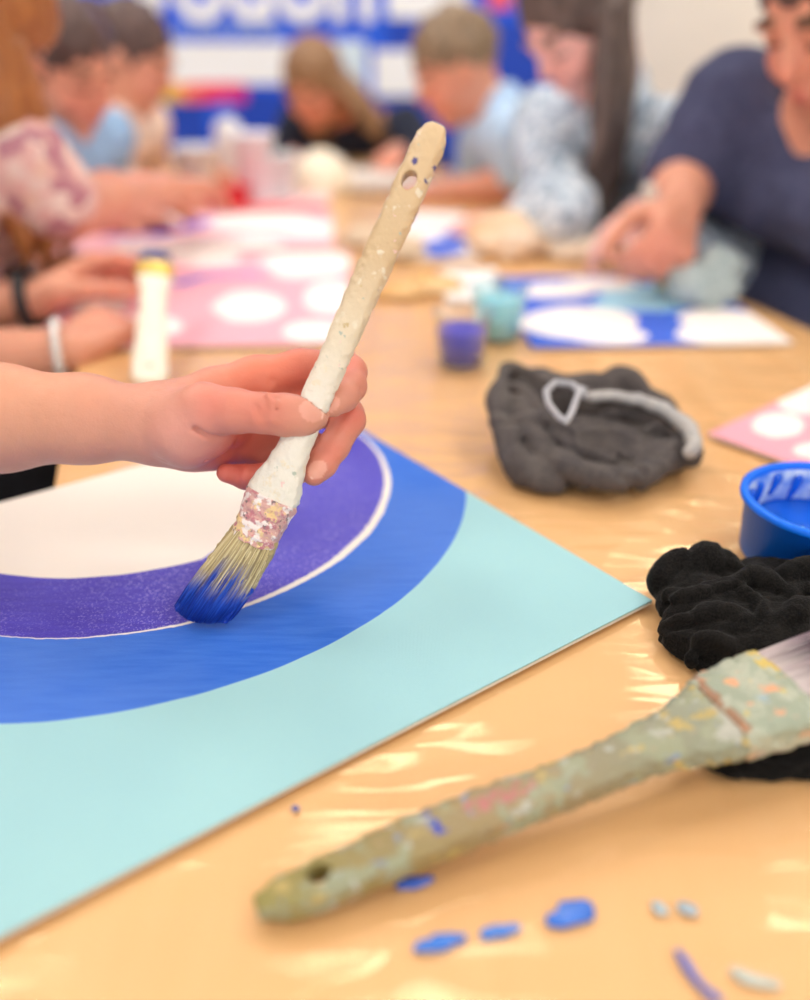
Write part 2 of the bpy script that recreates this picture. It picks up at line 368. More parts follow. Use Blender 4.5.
def strokemask(P, pts, w):
    """hand-painted stroke through table points; pts px, w world half widths"""
    m = np.zeros(len(P), bool); Q=[at(x,y,HC)[:2] for x,y in pts]
    for i in range(len(Q)-1):
        ab=Q[i+1]-Q[i]; t=np.clip(((P[:,:2]-Q[i])@ab)/(ab@ab),0,1); d=np.linalg.norm(P[:,:2]-Q[i]-t[:,None]*ab,axis=1); m|= d < w[i]+(w[i+1]-w[i])*t
    return m
WHT = lin(253,245,240); PINK = lin(246,178,190); VIO = lin(66,76,196)
def quadframe(pNL, pNR, pF):
    a, b, c = at(*pNL,HC), at(*pNR,HC), at(*pF,HC); ax = nrm(V(b[0]-a[0],b[1]-a[1],0)); ay = nrm(V(-ax[1],ax[0],0)); L=np.linalg.norm((b-a)[:2]); D=(c-a)@ay; return V(a[0],a[1],0), ax, ay, L, D
def pinkpaint(spots, strokes, base=PINK, ground=None):
    def fn(P):
        c = np.tile(base,(len(P),1)).astype(float)
        for s in spots: c[ellmask(P,*s)] = WHT
        for pts,w in strokes: c[strokemask(P,pts,w)] = VIO
        return c
    return fn
O,ax,ay,L,D = quadframe((22,348),(347,343),(300,252))
t = board('canvas', 'pink canvas with white ovals and one violet stroke, under the braceleted hand', O,ax,ay,L,D,PAINT)
sheet_part(t,O,ax,ay,L,D,HC,PAINT,.004, pinkpaint([(249,306,36,15),(335,296,30,17),(318,331,34,10),(100,292,28,30),(308,262,48,14),(205,256,34,8),(150,325,30,12)], [([(180,283),(205,276),(262,274)],[.013,.009,.006])]))
O,ax,ay,L,D = quadframe((52,252),(334,247),(300,212))
t = board('canvas', 'pink and white canvas with a long violet curve, behind the other pink canvas', O,ax,ay,L,D,PAINT)
sheet_part(t,O,ax,ay,L,D,HC,PAINT,.005, pinkpaint([(140,218,52,9),(262,222,60,9),(225,243,60,7),(312,229,30,8),(150,246,40,5)], [([(108,237),(160,234),(200,222)],[.008,.018,.024])], lin(248,190,200)))
O,ax,ay,L,D = quadframe((708,433),(812,468),(775,358)); 
e1 = at(708,433,HC); ea = at(812,360,HC); eb = at(812,470,HC); ax=nrm(V(eb[0]-e1[0],eb[1]-e1[1],0)); ay=nrm(V(-ax[1],ax[0],0))
t = board('canvas', 'flat pink canvas with three white ovals at the table edge beside the blue tub', e1,ax,ay,.34,.26,PAINT)
sheet_part(t,e1,ax,ay,.34,.26,HC,PAINT,.002, pinkpaint([(870,425,34,10),(900,470,40,12),(920,400,30,9),(778,425,28,12),(805,400,30,13),(840,380,32,14),(812,450,20,8)],[],lin(247,172,188)))
BL, SK = lin(48,98,214), lin(168,220,244)
def cloudpaint(P):
    c = np.tile(BL,(len(P),1)).astype(float)
    for s in [(700,293,95,9),(650,303,60,8),(745,300,40,5)]: c[ellmask(P,*s)] = SK
    for s in [(580,322,58,15),(610,336,40,7),(735,331,60,13),(720,318,40,10),(790,336,30,8),(560,290,38,8),(600,284,40,6)]: c[ellmask(P,*s)] = WHT
    return c
O,ax,ay,L,D = quadframe((532,347),(793,342),(700,268))
t = board('canvas', 'large blue canvas with white cloud shapes beside the painter in navy', O,ax,ay,L,.30,PAINT)
sheet_part(t,O,ax,ay,L,.30,HC,PAINT,.0022, cloudpaint)
def farpaint(P):
    c = np.tile(WHT,(len(P),1)).astype(float)
    for s in [(440,248,26,8),(395,216,18,5),(462,236,20,6)]: c[ellmask(P,*s)] = BL
    return c
O,ax,ay,L,D = quadframe((388,258),(478,258),(450,212))
t = board('canvas', 'small white canvas with blue patches lying before the boy in light blue', O,ax,ay,L,D,PAINT)
sheet_part(t,O,ax,ay,L,D,HC,PAINT,.005,farpaint)
O,ax,ay,L,D = quadframe((446,300),(508,300),(500,268))
t = board('canvas', 'white canvas with a pale grey wash behind the teal cup', O,ax,ay,L,D,PAINT)
sheet_part(t,O,ax,ay,L,D,HC,PAINT,.01,lambda P: np.tile(lin(244,240,238),(len(P),1)))
O,ax,ay,L,D = quadframe((205,210),(325,210),(300,192))
t = board('canvas', 'red and pale pink canvas on the far part of the table', O,ax,ay,L,D,PAINT)
sheet_part(t,O,ax,ay,L,D,HC,PAINT,.006,lambda P: np.where(((P[:,1]-P[:,1].min())<.07)[:,None], np.array(lin(238,96,104)), np.array(lin(248,214,216))))

# ------------------------------------------------------------------ brushes
g = G('paint_crusted_wood'); n1 = g.noise(70,5,rough=.65); n2=g.noise(140,4); 
attr = g.n('ShaderNodeAttribute', _attribute_name='Col').outputs[0]
GR = []
def crust(name, cols, rough=.45, scale=130, sub=None, bump=.5):
    """colours of dried paint in irregular blotches over the base given by the Col attribute (pigment)"""
    g = G(name); base = g.n('ShaderNodeAttribute', _attribute_name='Col').outputs[0]; tc = g.n('ShaderNodeTexCoord').outputs['Object']
    c = base
    for i, (cc, th, sc) in enumerate(cols):
        mp = g.n('ShaderNodeMapping', Vector=tc, Location=(i*3.1,i*1.7,i*.9)); f = g.step(g.noise(sc, 4, mp.outputs[0], .6), th, .03); c = g.mix(f, c, cc)
    h = g.math('ADD', g.noise(scale,5,rough=.6), g.math('MULTIPLY', g.noise(scale*4,3), .35))
    return g.bsdf(**{'Base__Color': c, 'Roughness': rough, 'Normal': g.bump(h, bump, .0018), 'Coat__Weight': .15})
def plate(axO, ax, aw, at_, pts, th, vox, k=.002, hole=None, bend=None, sharp=False):
    """flattened stick: pts = (x along, half width, centre offset); th half thickness (fn of x); ax/aw/at_ = axes"""
    X0, X1 = pts[0][0], pts[-1][0]; wm = max(p[1]+abs(p[2]) for p in pts)+.004; tm = max(th(x) for x in np.linspace(X0,X1,30))+.004
    s = SDF((X0-.004,-wm,-tm),(X1+.004,wm,tm),vox)
    X,Y,Z = np.meshgrid(*s.ax, indexing='ij')
    xs = [p[0] for p in pts]; hw = np.interp(X,xs,[p[1] for p in pts]); of = np.interp(X,xs,[p[2] for p in pts]); tt = np.interp(X, np.linspace(X0,X1,30), [th(x) for x in np.linspace(X0,X1,30)])
    p = 5 if sharp else 2.3
    q = (np.abs((Y-of)/hw)**p+np.abs(Z/tt)**p)**(1/p); d = (q-1)*np.minimum(hw,tt)*.8
    d = np.maximum(d, np.maximum(X0-X, X-X1))
    if hole: hx, hy, hr, asp = hole; dh = hr-np.sqrt(((X-hx)/asp)**2+(Y-hy)**2); d = np.maximum(d, dh)
    s.D = d.astype(np.float32); s.warp(.0004, 400)
    vs, fs = s.mesh(); L = vs.copy()
    w = V(*axO)+vs[:,:1]*ax+vs[:,1:2]*aw+vs[:,2:3]*at_
    if np.cross(ax,aw)@at_ < 0: fs = fs[:, ::-1]
    return w, fs, L
def interpc(x, stops):
    xs=[s[0] for s in stops]; return np.stack([np.interp(x,xs,[s[1][k] for s in stops]) for k in range(3)],1)
def rods(ends, rads, seg=4):
    mb = MB()
    for pts, r in zip(ends, rads): mb.tube(pts, r, seg, cap=True)
    return mb

# the held brush
tipP = C(196,618,.5105); tipP = at(214,629,HC+.001); topP = C(438,124,.44)
bax = nrm(topP-tipP); BLn = np.linalg.norm(topP-tipP); view = nrm((tipP+topP)/2-CAM); bw = nrm(np.cross(bax, view)); bw = bw if bw[0] > 0 else -bw; bt = nrm(np.cross(bax,bw)); bt = bt if bt@view < 0 else -bt
rot = math.radians(12); bw, bt = bw*math.cos(rot)+bt*math.sin(rot), bt*math.cos(rot)-bw*math.sin(rot)
def bx(px,py):  # closest param along the brush for a pixel
    d = nrm(ray(px,py)); n = np.cross(bax,d); r = tipP-CAM; A=np.array([[bax@bax,-bax@d],[bax@d,-1]]); s=np.linalg.solve(np.array([[1,-(bax@d)],[(bax@d),-1]]), -np.array([bax@r, d@r])); return s[0]
xf0, xf1, xh = bx(252,541), bx(270,497), bx(417,186)
handleM = crust('white_paint_crusted_handle', [(lin(226,214,190),.62,120),(lin(170,178,165),.66,170),(lin(196,170,120),.70,140),(lin(232,196,190),.69,190),(lin(90,120,170),.74,230)])
t = thing('paintbrush', 'white paint-crusted brush with blue-tipped bristles held upright over the turquoise canvas', 'paintbrush', tipP)
pts = [(xf1-.004,.0142,0),(xf1+.002,.0146,0),(xf1+.009,.0138,0),(xf1+.018,.0112,0),(xf1+.027,.0094,0),(xf1+.040,.0084,0),(xf1+.08,.0082,0),(xf1+.13,.0087,0),(xh-.01,.0088,0),(xh,.0088,0),(BLn-.012,.0084,0),(BLn-.006,.0074,0),(BLn-.002,.0054,0),(BLn,.0033,0)]
def hth(x): return float(np.interp(x,[xf1-.004,xf1+.02,xf1+.06,BLn-.01,BLn],[.0082,.0078,.0064,.0058,.003]))
vs, fs, L = plate(tipP,bax,bw,bt,pts,hth,.0009,hole=(xh,-.001,.0038,1.25))
cream, tan, wht = lin(228,217,196), lin(216,190,156), lin(228,222,210)
cb = interpc(L[:,0],[(xf1,wht),(xf1+.06,wht),(xf1+.10,lin(220,204,176)),(xf1+.14,lin(206,178,138)),(BLn,lin(212,184,144))])
hb = np.hypot(L[:,0]-xh, L[:,1]) ; inner = hb < .0046; cb[inner & (np.abs(L[:,2])<.005)] = lin(150,105,60)
for (px_,py_,rr) in ((414,163,.0016),(431,168,.0013),(424,182,.0010)):
    q = bx(px_,py_); side = {414:-.002,431:.0085,424:.0070}[px_]
    cb[(np.hypot((L[:,0]-q)*1.0,(L[:,1]-side))<rr)] = lin(70,64,124)
mesh('handle', vs, fs, handleM, t, cols=cb)
ferM = crust('paint_smeared_metal', [(lin(236,205,150),.56,110),(lin(200,128,138),.56,230),(lin(130,112,112),.61,300),(lin(246,232,228),.55,200)], rough=.3, scale=220, bump=.8)
pts = [(xf0,.0124,0),(xf0+.003,.0131,0),(xf0+.006,.0126,0),(xf0+.009,.0134,0),(xf0+.012,.0132,0),(xf1-.003,.0146,0),(xf1-.001,.0152,0),(xf1+.001,.0147,0)]
vs, fs, L = plate(tipP,bax,bw,bt,pts,lambda x: .0086+.0006*math.sin(x*1400),.0008)
mesh('ferrule', vs, fs, ferM, t, cols=np.tile(lin(216,168,160),(len(vs),1)))
BRM = mat('bristle_hair', None, .38, attr=True, spec=.5)
def curvebr(s, w, th, n=1):
    """bristle point: s 0 at ferrule to 1 at tip, w,th in [-1,1]"""
    Ls = xf0*1.02; k = s*s
    wd = .0120+.0088*s-.0052*s**3
    p = tipP+bax*((xf0+.004)*(1-s)+.004*w*s)+bw*(w*wd)+bt*(th*(.0078*(1-.6*s)))
    return p-bw*(.0098*s**1.15)+V(0,0,.0010)*s
ends=[]; rads=[]; cols=[]
N=1900
for i in range(N):
    w = random.uniform(-1,1); th = random.choice((1,1,1,-1))*math.sqrt(random.random())*math.sqrt(max(0,1-abs(w)**3)); 
    ln = 1.02-.14*random.random()**2-.10*w*w
    j = random.uniform(-.06,.06); P5=[curvebr(q*ln, w+j*q, th) for q in (0,.25,.5,.75,1)]
    P5=[p+bt*random.uniform(-.0006,.0006) for p in P5]
    for p in P5: p[2] = max(p[2], TAB+HC+.0004)
    ends.append(P5); rads.append([.0004,.0004,.00042,.00038,.00015]); 
    bnd = .42+.07*math.sin(w*7+1)+.12*random.random()-(.08 if -.1<w<.35 else 0)
    nat = lin(*random.choice([(205,188,140),(184,165,120),(222,208,165),(150,132,95)])); blu = lin(*random.choice([(24,62,170),(20,50,150),(40,84,190)]))
    for q in (0,.25,.5,.75,1):
        m = min(1,max(0,(q*ln-bnd)/.08)); cols += [tuple(nat[k]*(1-m)+blu[k]*m for k in range(3))]*4
mb = rods(ends, rads); mesh('bristles', mb.v, mb.f, BRM, t, cols=np.array(cols))
# solid core of packed bristles with wet paint
s = SDF(tipP-V(.045,.03,.003), tipP+V(.06,.05,.07), .0008)
for q in np.linspace(0,.94,30):
    for w in np.linspace(-.86,.86,12):
        a=curvebr(q,w,0); rr_=.0030*(1-.45*q); s.ell(a,(rr_,rr_,rr_),k=.002)
s.warp(.0006,500); s.floor(TAB+HC+.0002); vs,fs=s.mesh(); q = 1-((vs-tipP)@bax)/xf0; wv_=((vs-tipP)@bw)/.016
bd = .46+.07*np.sin(wv_*7+1)+.06*vnoise(vs[:,0]*300,vs[:,1]*300,vs[:,2]*300)
cc = np.where((q>bd)[:,None], np.array(lin(26,66,178)), np.array(lin(176,158,112)))
sp = tipP+bax*(xf0*.52)+bw*-.001; cc[np.linalg.norm(vs-sp-bt*.004,axis=1)<.005] = lin(40,84,185)
mesh('bristle_core', vs, fs, mat('wet_bristles', None, .3, attr=True, bump=.5, bs=700), t, cols=cc)

# the big brush lying in front
E0, E1 = at(256,908,.0075), at(815,683,.034)
lax = nrm(E1-E0); lw = nrm(np.cross(V(0,0,1), lax)); lt = nrm(np.cross(lax,lw))
def onpl(px,py):
    d = ray(px,py); k = ((E0-CAM)@lt)/(d@lt); p = CAM+d*k-E0; return p@lax, p@lw
up = [onpl(*p) for p in [(262,893),(280,880),(300,872),(400,824),(480,793),(560,765),(620,737),(660,714),(690,688),(720,672),(752,660)]]
dn = [onpl(*p) for p in [(262,919),(285,917),(320,907),(420,866),(520,824),(600,793),(650,772),(690,762),(720,760),(760,748),(812,726)]]
xs = np.linspace(max(up[0][0],dn[0][0]), max(up[-1][0],dn[-1][0]), 40); U_=np.interp(xs,[p[0] for p in up],[p[1] for p in up]); D_=np.interp(xs,[p[0] for p in dn],[p[1] for p in dn])
HX1 = onpl(710,712)[0]
pts=[(0,.004,(U_[0]+D_[0])/2),(.003,abs(U_[0]-D_[0])/2*.8,(U_[0]+D_[0])/2)]+[(x,abs(u-d)/2,(u+d)/2) for x,u,d in zip(xs,U_,D_) if x>.006]
pts=[p for p in pts if p[0]<=HX1+.002]
lastw, lasto = pts[-1][1], pts[-1][2]
hx,hy = onpl(320,882)
crustM = crust('mottled_green_crusted_handle', [(lin(146,150,122),.54,60),(lin(172,172,160),.63,75),(lin(180,158,92),.62,90),(lin(120,140,165),.66,110),(lin(214,150,120),.70,160),(lin(70,86,160),.72,170)])
t = thing('paintbrush', 'wide paint-mottled brush lying over the black rag in the foreground', 'paintbrush', E0)
vs,fs,L = plate(E0,lax,lw,lt,pts,lambda x: float(np.interp(x,[0,.01,.2,HX1],[.0035,.0055,.006,.0085])),.0009,hole=(hx,hy,.0042,1.15),sharp=True)
cb = interpc(L[:,0],[(0,lin(140,132,66)),(.04,lin(142,128,78)),(.1,lin(150,130,92)),(.17,lin(136,134,108)),(HX1,lin(138,144,122))])
bx_,by_ = onpl(434,833); dd=(L[:,0]-bx_)*.6+(L[:,1]-by_)*1.0; ee=(L[:,0]-bx_)*1.0-(L[:,1]-by_)*.2
rb = (np.abs((L[:,0]-bx_)+(L[:,1]-by_)*.3)<.0022+.0006*np.sin(L[:,1]*900)) & (np.abs(L[:,1]-by_)<.0062); cb[rb & (L[:,2]>0)] = lin(34,60,170)
rx,ry = onpl(500,806); rr=(np.abs(L[:,0]-rx)<.016)&(np.abs(L[:,1]-ry+.000)<.004)&(vnoise(L[:,0]*450,L[:,1]*450,L[:,0]*0)>-.1); cb[rr] = lin(176,112,104)
mesh('handle', vs, fs, crustM, t, cols=cb)
FX1 = onpl(784,690)[0]
u2 = np.interp; ws = max(lastw, .5*abs(onpl(752,660)[1]-onpl(752,752)[1])); 
pts=[(HX1-.001,lastw*.99,lasto),(HX1+.004,lastw*1.05,lasto),(HX1+.02,lastw*1.12,lasto+.0),(FX1-.003,lastw*1.2,lasto),(FX1,lastw*1.2,lasto)]
ferM2 = crust('paint_covered_ferrule', [(lin(172,178,158),.54,70),(lin(222,160,120),.62,100),(lin(204,180,84),.66,100),(lin(150,176,190),.64,90),(lin(222,212,206),.70,160)], rough=.35, scale=180, bump=.6)
vs,fs,L = plate(E0,lax,lw,lt,pts,lambda x:.0095,.0010,sharp=True)
cc = np.tile(lin(150,160,140),(len(vs),1)); cc[L[:,2]<-.002]=lin(190,168,168)
cc[(L[:,0]<HX1+.0035)]=lin(150,110,80); cc[(L[:,0]>FX1-.006)&(L[:,1]>lasto+lastw*.2)]=lin(206,180,84)
mesh('ferrule', vs, fs, ferM2, t, cols=cc)
ends=[];rads=[];cols=[]
for i in range(1600):
    w=random.uniform(-1,1); h=random.uniform(-1,1)*math.sqrt(max(0,1-abs(w)**4)); ln=.060*(1-.06*random.random()); wj=w+random.uniform(-.05,.05)
    P3=[E0+lax*(FX1-.003+ln*q)+lw*(lasto+(w+(wj-w)*q)*lastw*1.17*(1+.02*q))+lt*(h*.0088*(1-.25*q*q)) for q in (0,.5,1)]
    ends.append(P3); rads.append([.0006,.0006,.0003]); c0=lin(*random.choice([(240,228,225),(220,205,205)])); c1=lin(*random.choice([(112,92,104),(92,76,90),(140,120,130),(70,58,70)]))
    cols += [c0]*4+[c1]*4+[c1]*4
mb=rods(ends,rads); mesh('bristles', mb.v, mb.f, BRM, t, cols=np.array(cols))

# ------------------------------------------------------------------ paint smears on the film
def smear(label, pts, w, colr, name='paint_smear'):
    Q=[at(x,y,.0022) for x,y in pts]; lo=np.min(Q,0)-.012; hi=np.max(Q,0)+.012; s=SDF((lo[0],lo[1],TAB+.0004),(hi[0],hi[1],TAB+.006),.0007)
    for i in range(len(Q)-1):
        for q in np.linspace(0,1,8):
            p=Q[i]*(1-q)+Q[i+1]*q; r=w[i]*(1-q)+w[i+1]*q; s.ell(p,(r,r,.0008),k=.001)
    s.warp(.0006,350); vs,fs=s.mesh(); o=mesh(name,vs,fs,mat('paint_'+str(len(bpy.data.materials)),lin(*colr),.25,var=.1,vs=300),base=(Q[0][0],Q[0][1],TAB+.001)); tag(o,label,'paint smear','paint smears on the plastic film')
smear('blue smear, nearest of the row of three under the wide brush', [(418,947),(440,942),(463,937)],[.0020,.0030,.0018],(60,120,212))
smear('blue smear, middle of the row of three under the wide brush', [(485,935),(500,931),(518,927)],[.0016,.0024,.0012],(72,128,214))
smear('largest blue smear, far right end of the row of three', [(552,921),(572,913),(586,909)],[.0024,.0046,.0034],(52,112,210))
smear('short blue smear touching the shadow of the wide brush handle', [(400,886),(414,882),(432,878)],[.0016,.0022,.0010],(60,100,200))
smear('tiny blue dot between the turquoise canvas and the brush handle', [(294,808),(297,809)],[.0012,.0012],(80,100,180))
smear('thin violet-blue trickle near the bottom right of the table', [(678,952),(688,968),(700,985),(718,1000)],[.0014,.0020,.0010,.0018],(96,110,190))
smear('pale grey-blue dab beside the yellow glints', [(655,905),(664,912)],[.0016,.0020],(170,190,200))
smear('second pale grey-blue dab next to the first, further right', [(682,906),(692,911)],[.0020,.0022],(160,180,195))
smear('pale grey streak at the bottom edge right of the violet trickle', [(735,972),(752,980),(776,984)],[.0018,.0022,.0014],(190,198,190))

# ------------------------------------------------------------------ tubs and cups
CLEARS=[]
def pot(name, label, cat, c, r0, r1, h, wallm, paintm=None, fill=.5, rim=.003, th=.0015, seg=64, smears=False):
    c = V(c[0],c[1],TAB+.003); t = thing(name, label, cat, c)
    pr = [(0.0005,0),(r0-.002,0),(r0,.002),(r0+(r1-r0)*.9,h-.005),(r1+rim*.3,h-.005),(r1+rim,h-.004),(r1+rim,h-.001),(r1+rim*.4,h),(r1-th,h),(r1-th-.0005,h-.004),(r0-th,.0025),(.0005,.002)]
    MB().lathe(pr, c, seg).build('cup_wall', wallm, t, smooth=(wallm not in CLEARS))
    if paintm:
        ri = r0-th-.0003; rj = r0+(r1-r0)*fill-th-.0003; z=h*fill
        p=[(.0005,.0022),(ri,.0026),(rj,z),(rj-.002,z-.001),(rj*.6,z-.0025),(.0005,z-.002)]
        MB().lathe(p, c, seg).build('paint', paintm, t, smooth=True)
    return t
blueP = mat('blue_acrylic_wet', lin(20,96,214), .22, var=.08, vs=60)
dblueP = mat('ultramarine_wet', lin(30,54,206), .25, var=.1, vs=60)
g = G('blue_smeared_tub'); tc = g.n('ShaderNodeTexCoord').outputs['Object']; f = g.step(g.noise(48,3,g.n('ShaderNodeMapping', Vector=tc, Scale=(1,1,.5)).outputs[0]), .74, .02)
sp = g.n('ShaderNodeSeparateXYZ', i0=tc); hi_ = g.step(sp.outputs[2], .041, .006)
TUBM = g.bsdf(**{'Base__Color': g.mix(f, lin(14,112,240), lin(120,180,240)), 'Roughness': .42, 'Specular__IOR__Level': .25})
cp = at(814,560); t = pot('paint_tub', 'round bright blue plastic paint tub with smeared rim, behind the black rag', 'paint tub', cp, .0465, .0495, .043, TUBM, blueP, .4, .0032)
wallo = [o for o in t.children if o.name.startswith('cup_wall')][0]
PALEIN = mat('pale_smeared_lining', lin(196,214,238), .3, col2=lin(40,112,224), vs=55)
li=[(.0457,.0178),(.0492-.0022,.0385),(.0492-.0016,.0385),(.0462,.0178)]
MB().lathe(li,(cp[0],cp[1],TAB+.003),64).build('lining', PALEIN, wallo, smooth=True)
for k,(a,z1,ln) in enumerate([(1.9,.038,.012),(2.25,.036,.016),(2.6,.037,.009),(1.55,.036,.015),(1.2,.037,.010),(2.95,.036,.012)]):
    s_=SDF((cp[0]-.06,cp[1]-.06,TAB+.003),(cp[0]+.06,cp[1]+.06,TAB+.06),.0009); r=.0452
    p=V(cp[0]+r*math.cos(a),cp[1]+r*math.sin(a),TAB+z1); q=V(cp[0]+r*math.cos(a+.10),cp[1]+r*math.sin(a+.10),TAB+z1-ln); s_.cone(p,q,.0030,.0016,k=.003); s_.warp(.0006,200,k)
    vs,fs=s_.mesh(); mesh('paint_drip', vs, fs, blueP, wallo)
clearp = clearmat('clear_cup_plastic', (.96,.98,1), .08, .04)
pot('paint_cup', 'clear plastic cup of ultramarine paint standing behind the grey cloth', 'paint cup', at(461,366), .0235, .029, .056, clearp, dblueP, .66, .0015)
CLEARS.append(clearp)
teal = mat('teal_water', lin(160,222,228), .15)
tealc = clearmat('teal_cup_plastic', (.86,.98,1), .1, .12); CLEARS.append(tealc)
pot('paint_cup', 'pale turquoise cup right behind the ultramarine cup', 'paint cup', at(497,340), .024, .031, .058, tealc, teal, .75, .0015)
whitep = mat('white_plastic', lin(238,242,248), .35)
pot('water_cup', 'white cup at the far left end of the table near the praying hands'.replace(' near the praying hands',' by the banner'), 'cup', at(198,190), .036,.046,.085, whitep, mat('pale_blue_water', lin(190,222,240), .1), .7)
pot('water_cup', 'tall white cup in the middle of the far clutter', 'cup', at(257,202), .034,.042,.125, whitep, mat('pale_pink_water', lin(240,215,220), .1), .7)
pot('water_cup', 'frosted white cup just right of the tall white one', 'cup', at(279,200), .03,.040,.085, mat('frosted_white', lin(226,236,238), .4), mat('pale_green_water', lin(215,232,228), .1), .6)
pot('paint_cup', 'small blue paint cup beside the white round bowl on the far table', 'paint cup', at(293,190), .02,.026,.04, whitep, dblueP, .8)
pot('paint_cup', 'small red paint cup in front of the far white cup', 'paint cup', at(237,207), .022,.028,.035, mat('red_plastic', lin(224,70,80), .4), mat('red_paint', lin(224,50,66), .3), .8)
# upturned cream bowl
cbw = V(*at(322,192)); t = thing('bowl', 'upturned round cream bowl at the far end of the table', 'bowl', cbw+V(0,0,.003))
prof=[(.068,0),(.070,.004),(.066,.03),(.052,.058),(.03,.074),(.022,.076),(.022,.080),(.018,.080),(.017,.075),(.0005,.075)]
MB().lathe(prof, cbw+V(0,0,.003), 40).build('bowl_shell', mat('cream_ceramic', lin(245,232,208), .4), t, smooth=True)
# bottle on far table
cbt = V(*at(232,178)); t = thing('paint_bottle', 'white squeeze bottle with blue cap on the far table', 'bottle', cbt+V(0,0,.003))
MB().lathe([(.0005,0),(.03,0),(.032,.004),(.032,.10),(.028,.115),(.013,.125),(.013,.132),(.0005,.132)], cbt+V(0,0,.003), 28).build('bottle_body', whitep, t, smooth=True)
MB().lathe([(.0005,.165),(.004,.165),(.008,.145),(.015,.142),(.015,.128),(.0005,.128)], cbt+V(0,0,.003), 28).build('cap', mat('blue_cap', lin(60,110,220), .4), t, smooth=True)

# ------------------------------------------------------------------ crumpled cloths and papers
def pz(px,py,h): return at(px,py,h)
def fabric(name, c, c2, bs=900, rough=.95): 
    g = G(name); f = g.noise(60,4); f2=g.noise(bs,2)
    col=g.mix(g.step(g.math('MULTIPLY_ADD', f2, .6, g.math('MULTIPLY', f, .4)),.5,.12), c, c2)
    return g.bsdf(**{'Base__Color': col, 'Roughness': rough, 'Normal': g.bump(f2,.5,.0012), 'Sheen__Weight': .06, 'Specular__IOR__Level': .1})
# black rag
s = SDF((.12,.24,TAB+.002),(.36,.53,TAB+.062),.0011)
def hump(px,py,h,rx,ry,rz,k=.006,rot=0):
    p=at(px,py,h); R=np.array([[math.cos(rot),math.sin(rot),0],[-math.sin(rot),math.cos(rot),0],[0,0,1]]); s.ell(p,(rx,ry,rz),R,k=k)
hump(752,622,.009,.052,.048,.017); hump(706,598,.010,.026,.030,.015); hump(805,600,.008,.05,.045,.016); hump(704,640,.005,.024,.030,.012); hump(820,690,.004,.06,.05,.012); hump(795,740,.003,.044,.024,.010); hump(742,757,.002,.020,.012,.008)
def fold(pl, h, r, k=.0022): foldz(s, pl, h, r, k)
def foldz(s_, pl, h, r, k=.0022):
    k=k*1.25
    n=len(pl); h = h if hasattr(h,'__len__') else [h]*n; r = r if hasattr(r,'__len__') else [r]*n
    P=[at(x,y,hh) for (x,y),hh in zip(pl,h)]; Q=[]; rr=[]
    for i in range(n-1):                                   # smooth spline through the fold's points
        p0,p1,p2,p3=P[max(i-1,0)],P[i],P[i+1],P[min(i+2,n-1)]
        for q in range(4):
            t_=q/4; Q.append(.5*((2*p1)+(p2-p0)*t_+(2*p0-5*p1+4*p2-p3)*t_**2+(3*p1-p0-3*p2+p3)*t_**3)); rr.append(r[i]+(r[i+1]-r[i])*t_)
    Q.append(P[-1]); rr.append(r[-1]); s_.chain(Q,rr,k)
hump(702,566,.020,.017,.015,.016,k=.003)
fold([(664,590),(661,578),(668,568),(680,560),(700,555),(722,560),(738,574)],[.010,.016,.020,.024,.027,.024,.020],[.006,.007,.0065,.006,.006,.006,.005])
fold([(668,596),(690,594),(722,585),(752,575),(772,582),(779,600)],[.018,.022,.026,.029,.029,.018],[.0055,.006,.006,.0055,.0048,.004])
fold([(664,628),(684,620),(712,614),(738,617),(752,632),(758,648)],[.012,.018,.021,.022,.016,.008],[.006,.0055,.0055,.0055,.005,.004])
fold([(688,664),(696,650),(708,640),(726,648),(742,664)],[.007,.013,.018,.015,.006],[.0055,.0055,.0055,.005,.004])
fold([(670,608),(690,612),(720,602),(748,600),(770,606)],[.010,.016,.020,.022,.020],.0042)
fold([(668,640),(688,634),(706,628)],[.008,.013,.015],.0042)
fold([(778,586),(792,574),(812,568),(840,570)],[.022,.028,.030,.028],[.006,.007,.008,.008])
fold([(776,640),(788,622),(806,608),(830,604)],[.014,.022,.026,.026],[.005,.006,.007,.007])
fold([(770,662),(784,646),(804,636)],[.010,.016,.018],[.005,.005,.006])
fold([(742,590),(756,604),(764,622),(768,644)],[.026,.024,.021,.012],[.0045,.0045,.0045,.004])
fold([(790,600),(800,590),(818,590)],[.022,.024,.025],.005)
fold([(708,762),(728,772),(752,768),(776,774),(812,770)],[.003,.004,.005,.004,.004],[.005,.006,.006,.006,.006])
s.creases(.0028,.5,16,48,22,3); s.warp(.0005,200,5,True); s.floor(TAB+.0032); 
# keep the rag below the brush that lies on it
X,Y,Z=np.meshgrid(*s.ax,indexing='ij'); ql=(X-E0[0])*lax[0]+(Y-E0[1])*lax[1]+(Z-E0[2])*lax[2]; qw=(X-E0[0])*lw[0]+(Y-E0[1])*lw[1]; qt=(X-E0[0])*lt[0]+(Y-E0[1])*lt[1]+(Z-E0[2])*lt[2]
inb = np.maximum(np.abs(qw-lasto)-(lastw*1.2+.002), -qt-.0105); s.D=np.maximum(s.D, -np.maximum(inb,-.02)).astype(np.float32); del X,Y,Z,ql,qw,qt,inb
vs,fs=s.mesh(); o=mesh('rag',vs,fs,fabric('black_knit',(.0025,.0025,.0025),(.014,.0125,.0115)),base=at(745,640,.003)); tag(o,'crumpled black rag lying under the wide mottled brush','rag')
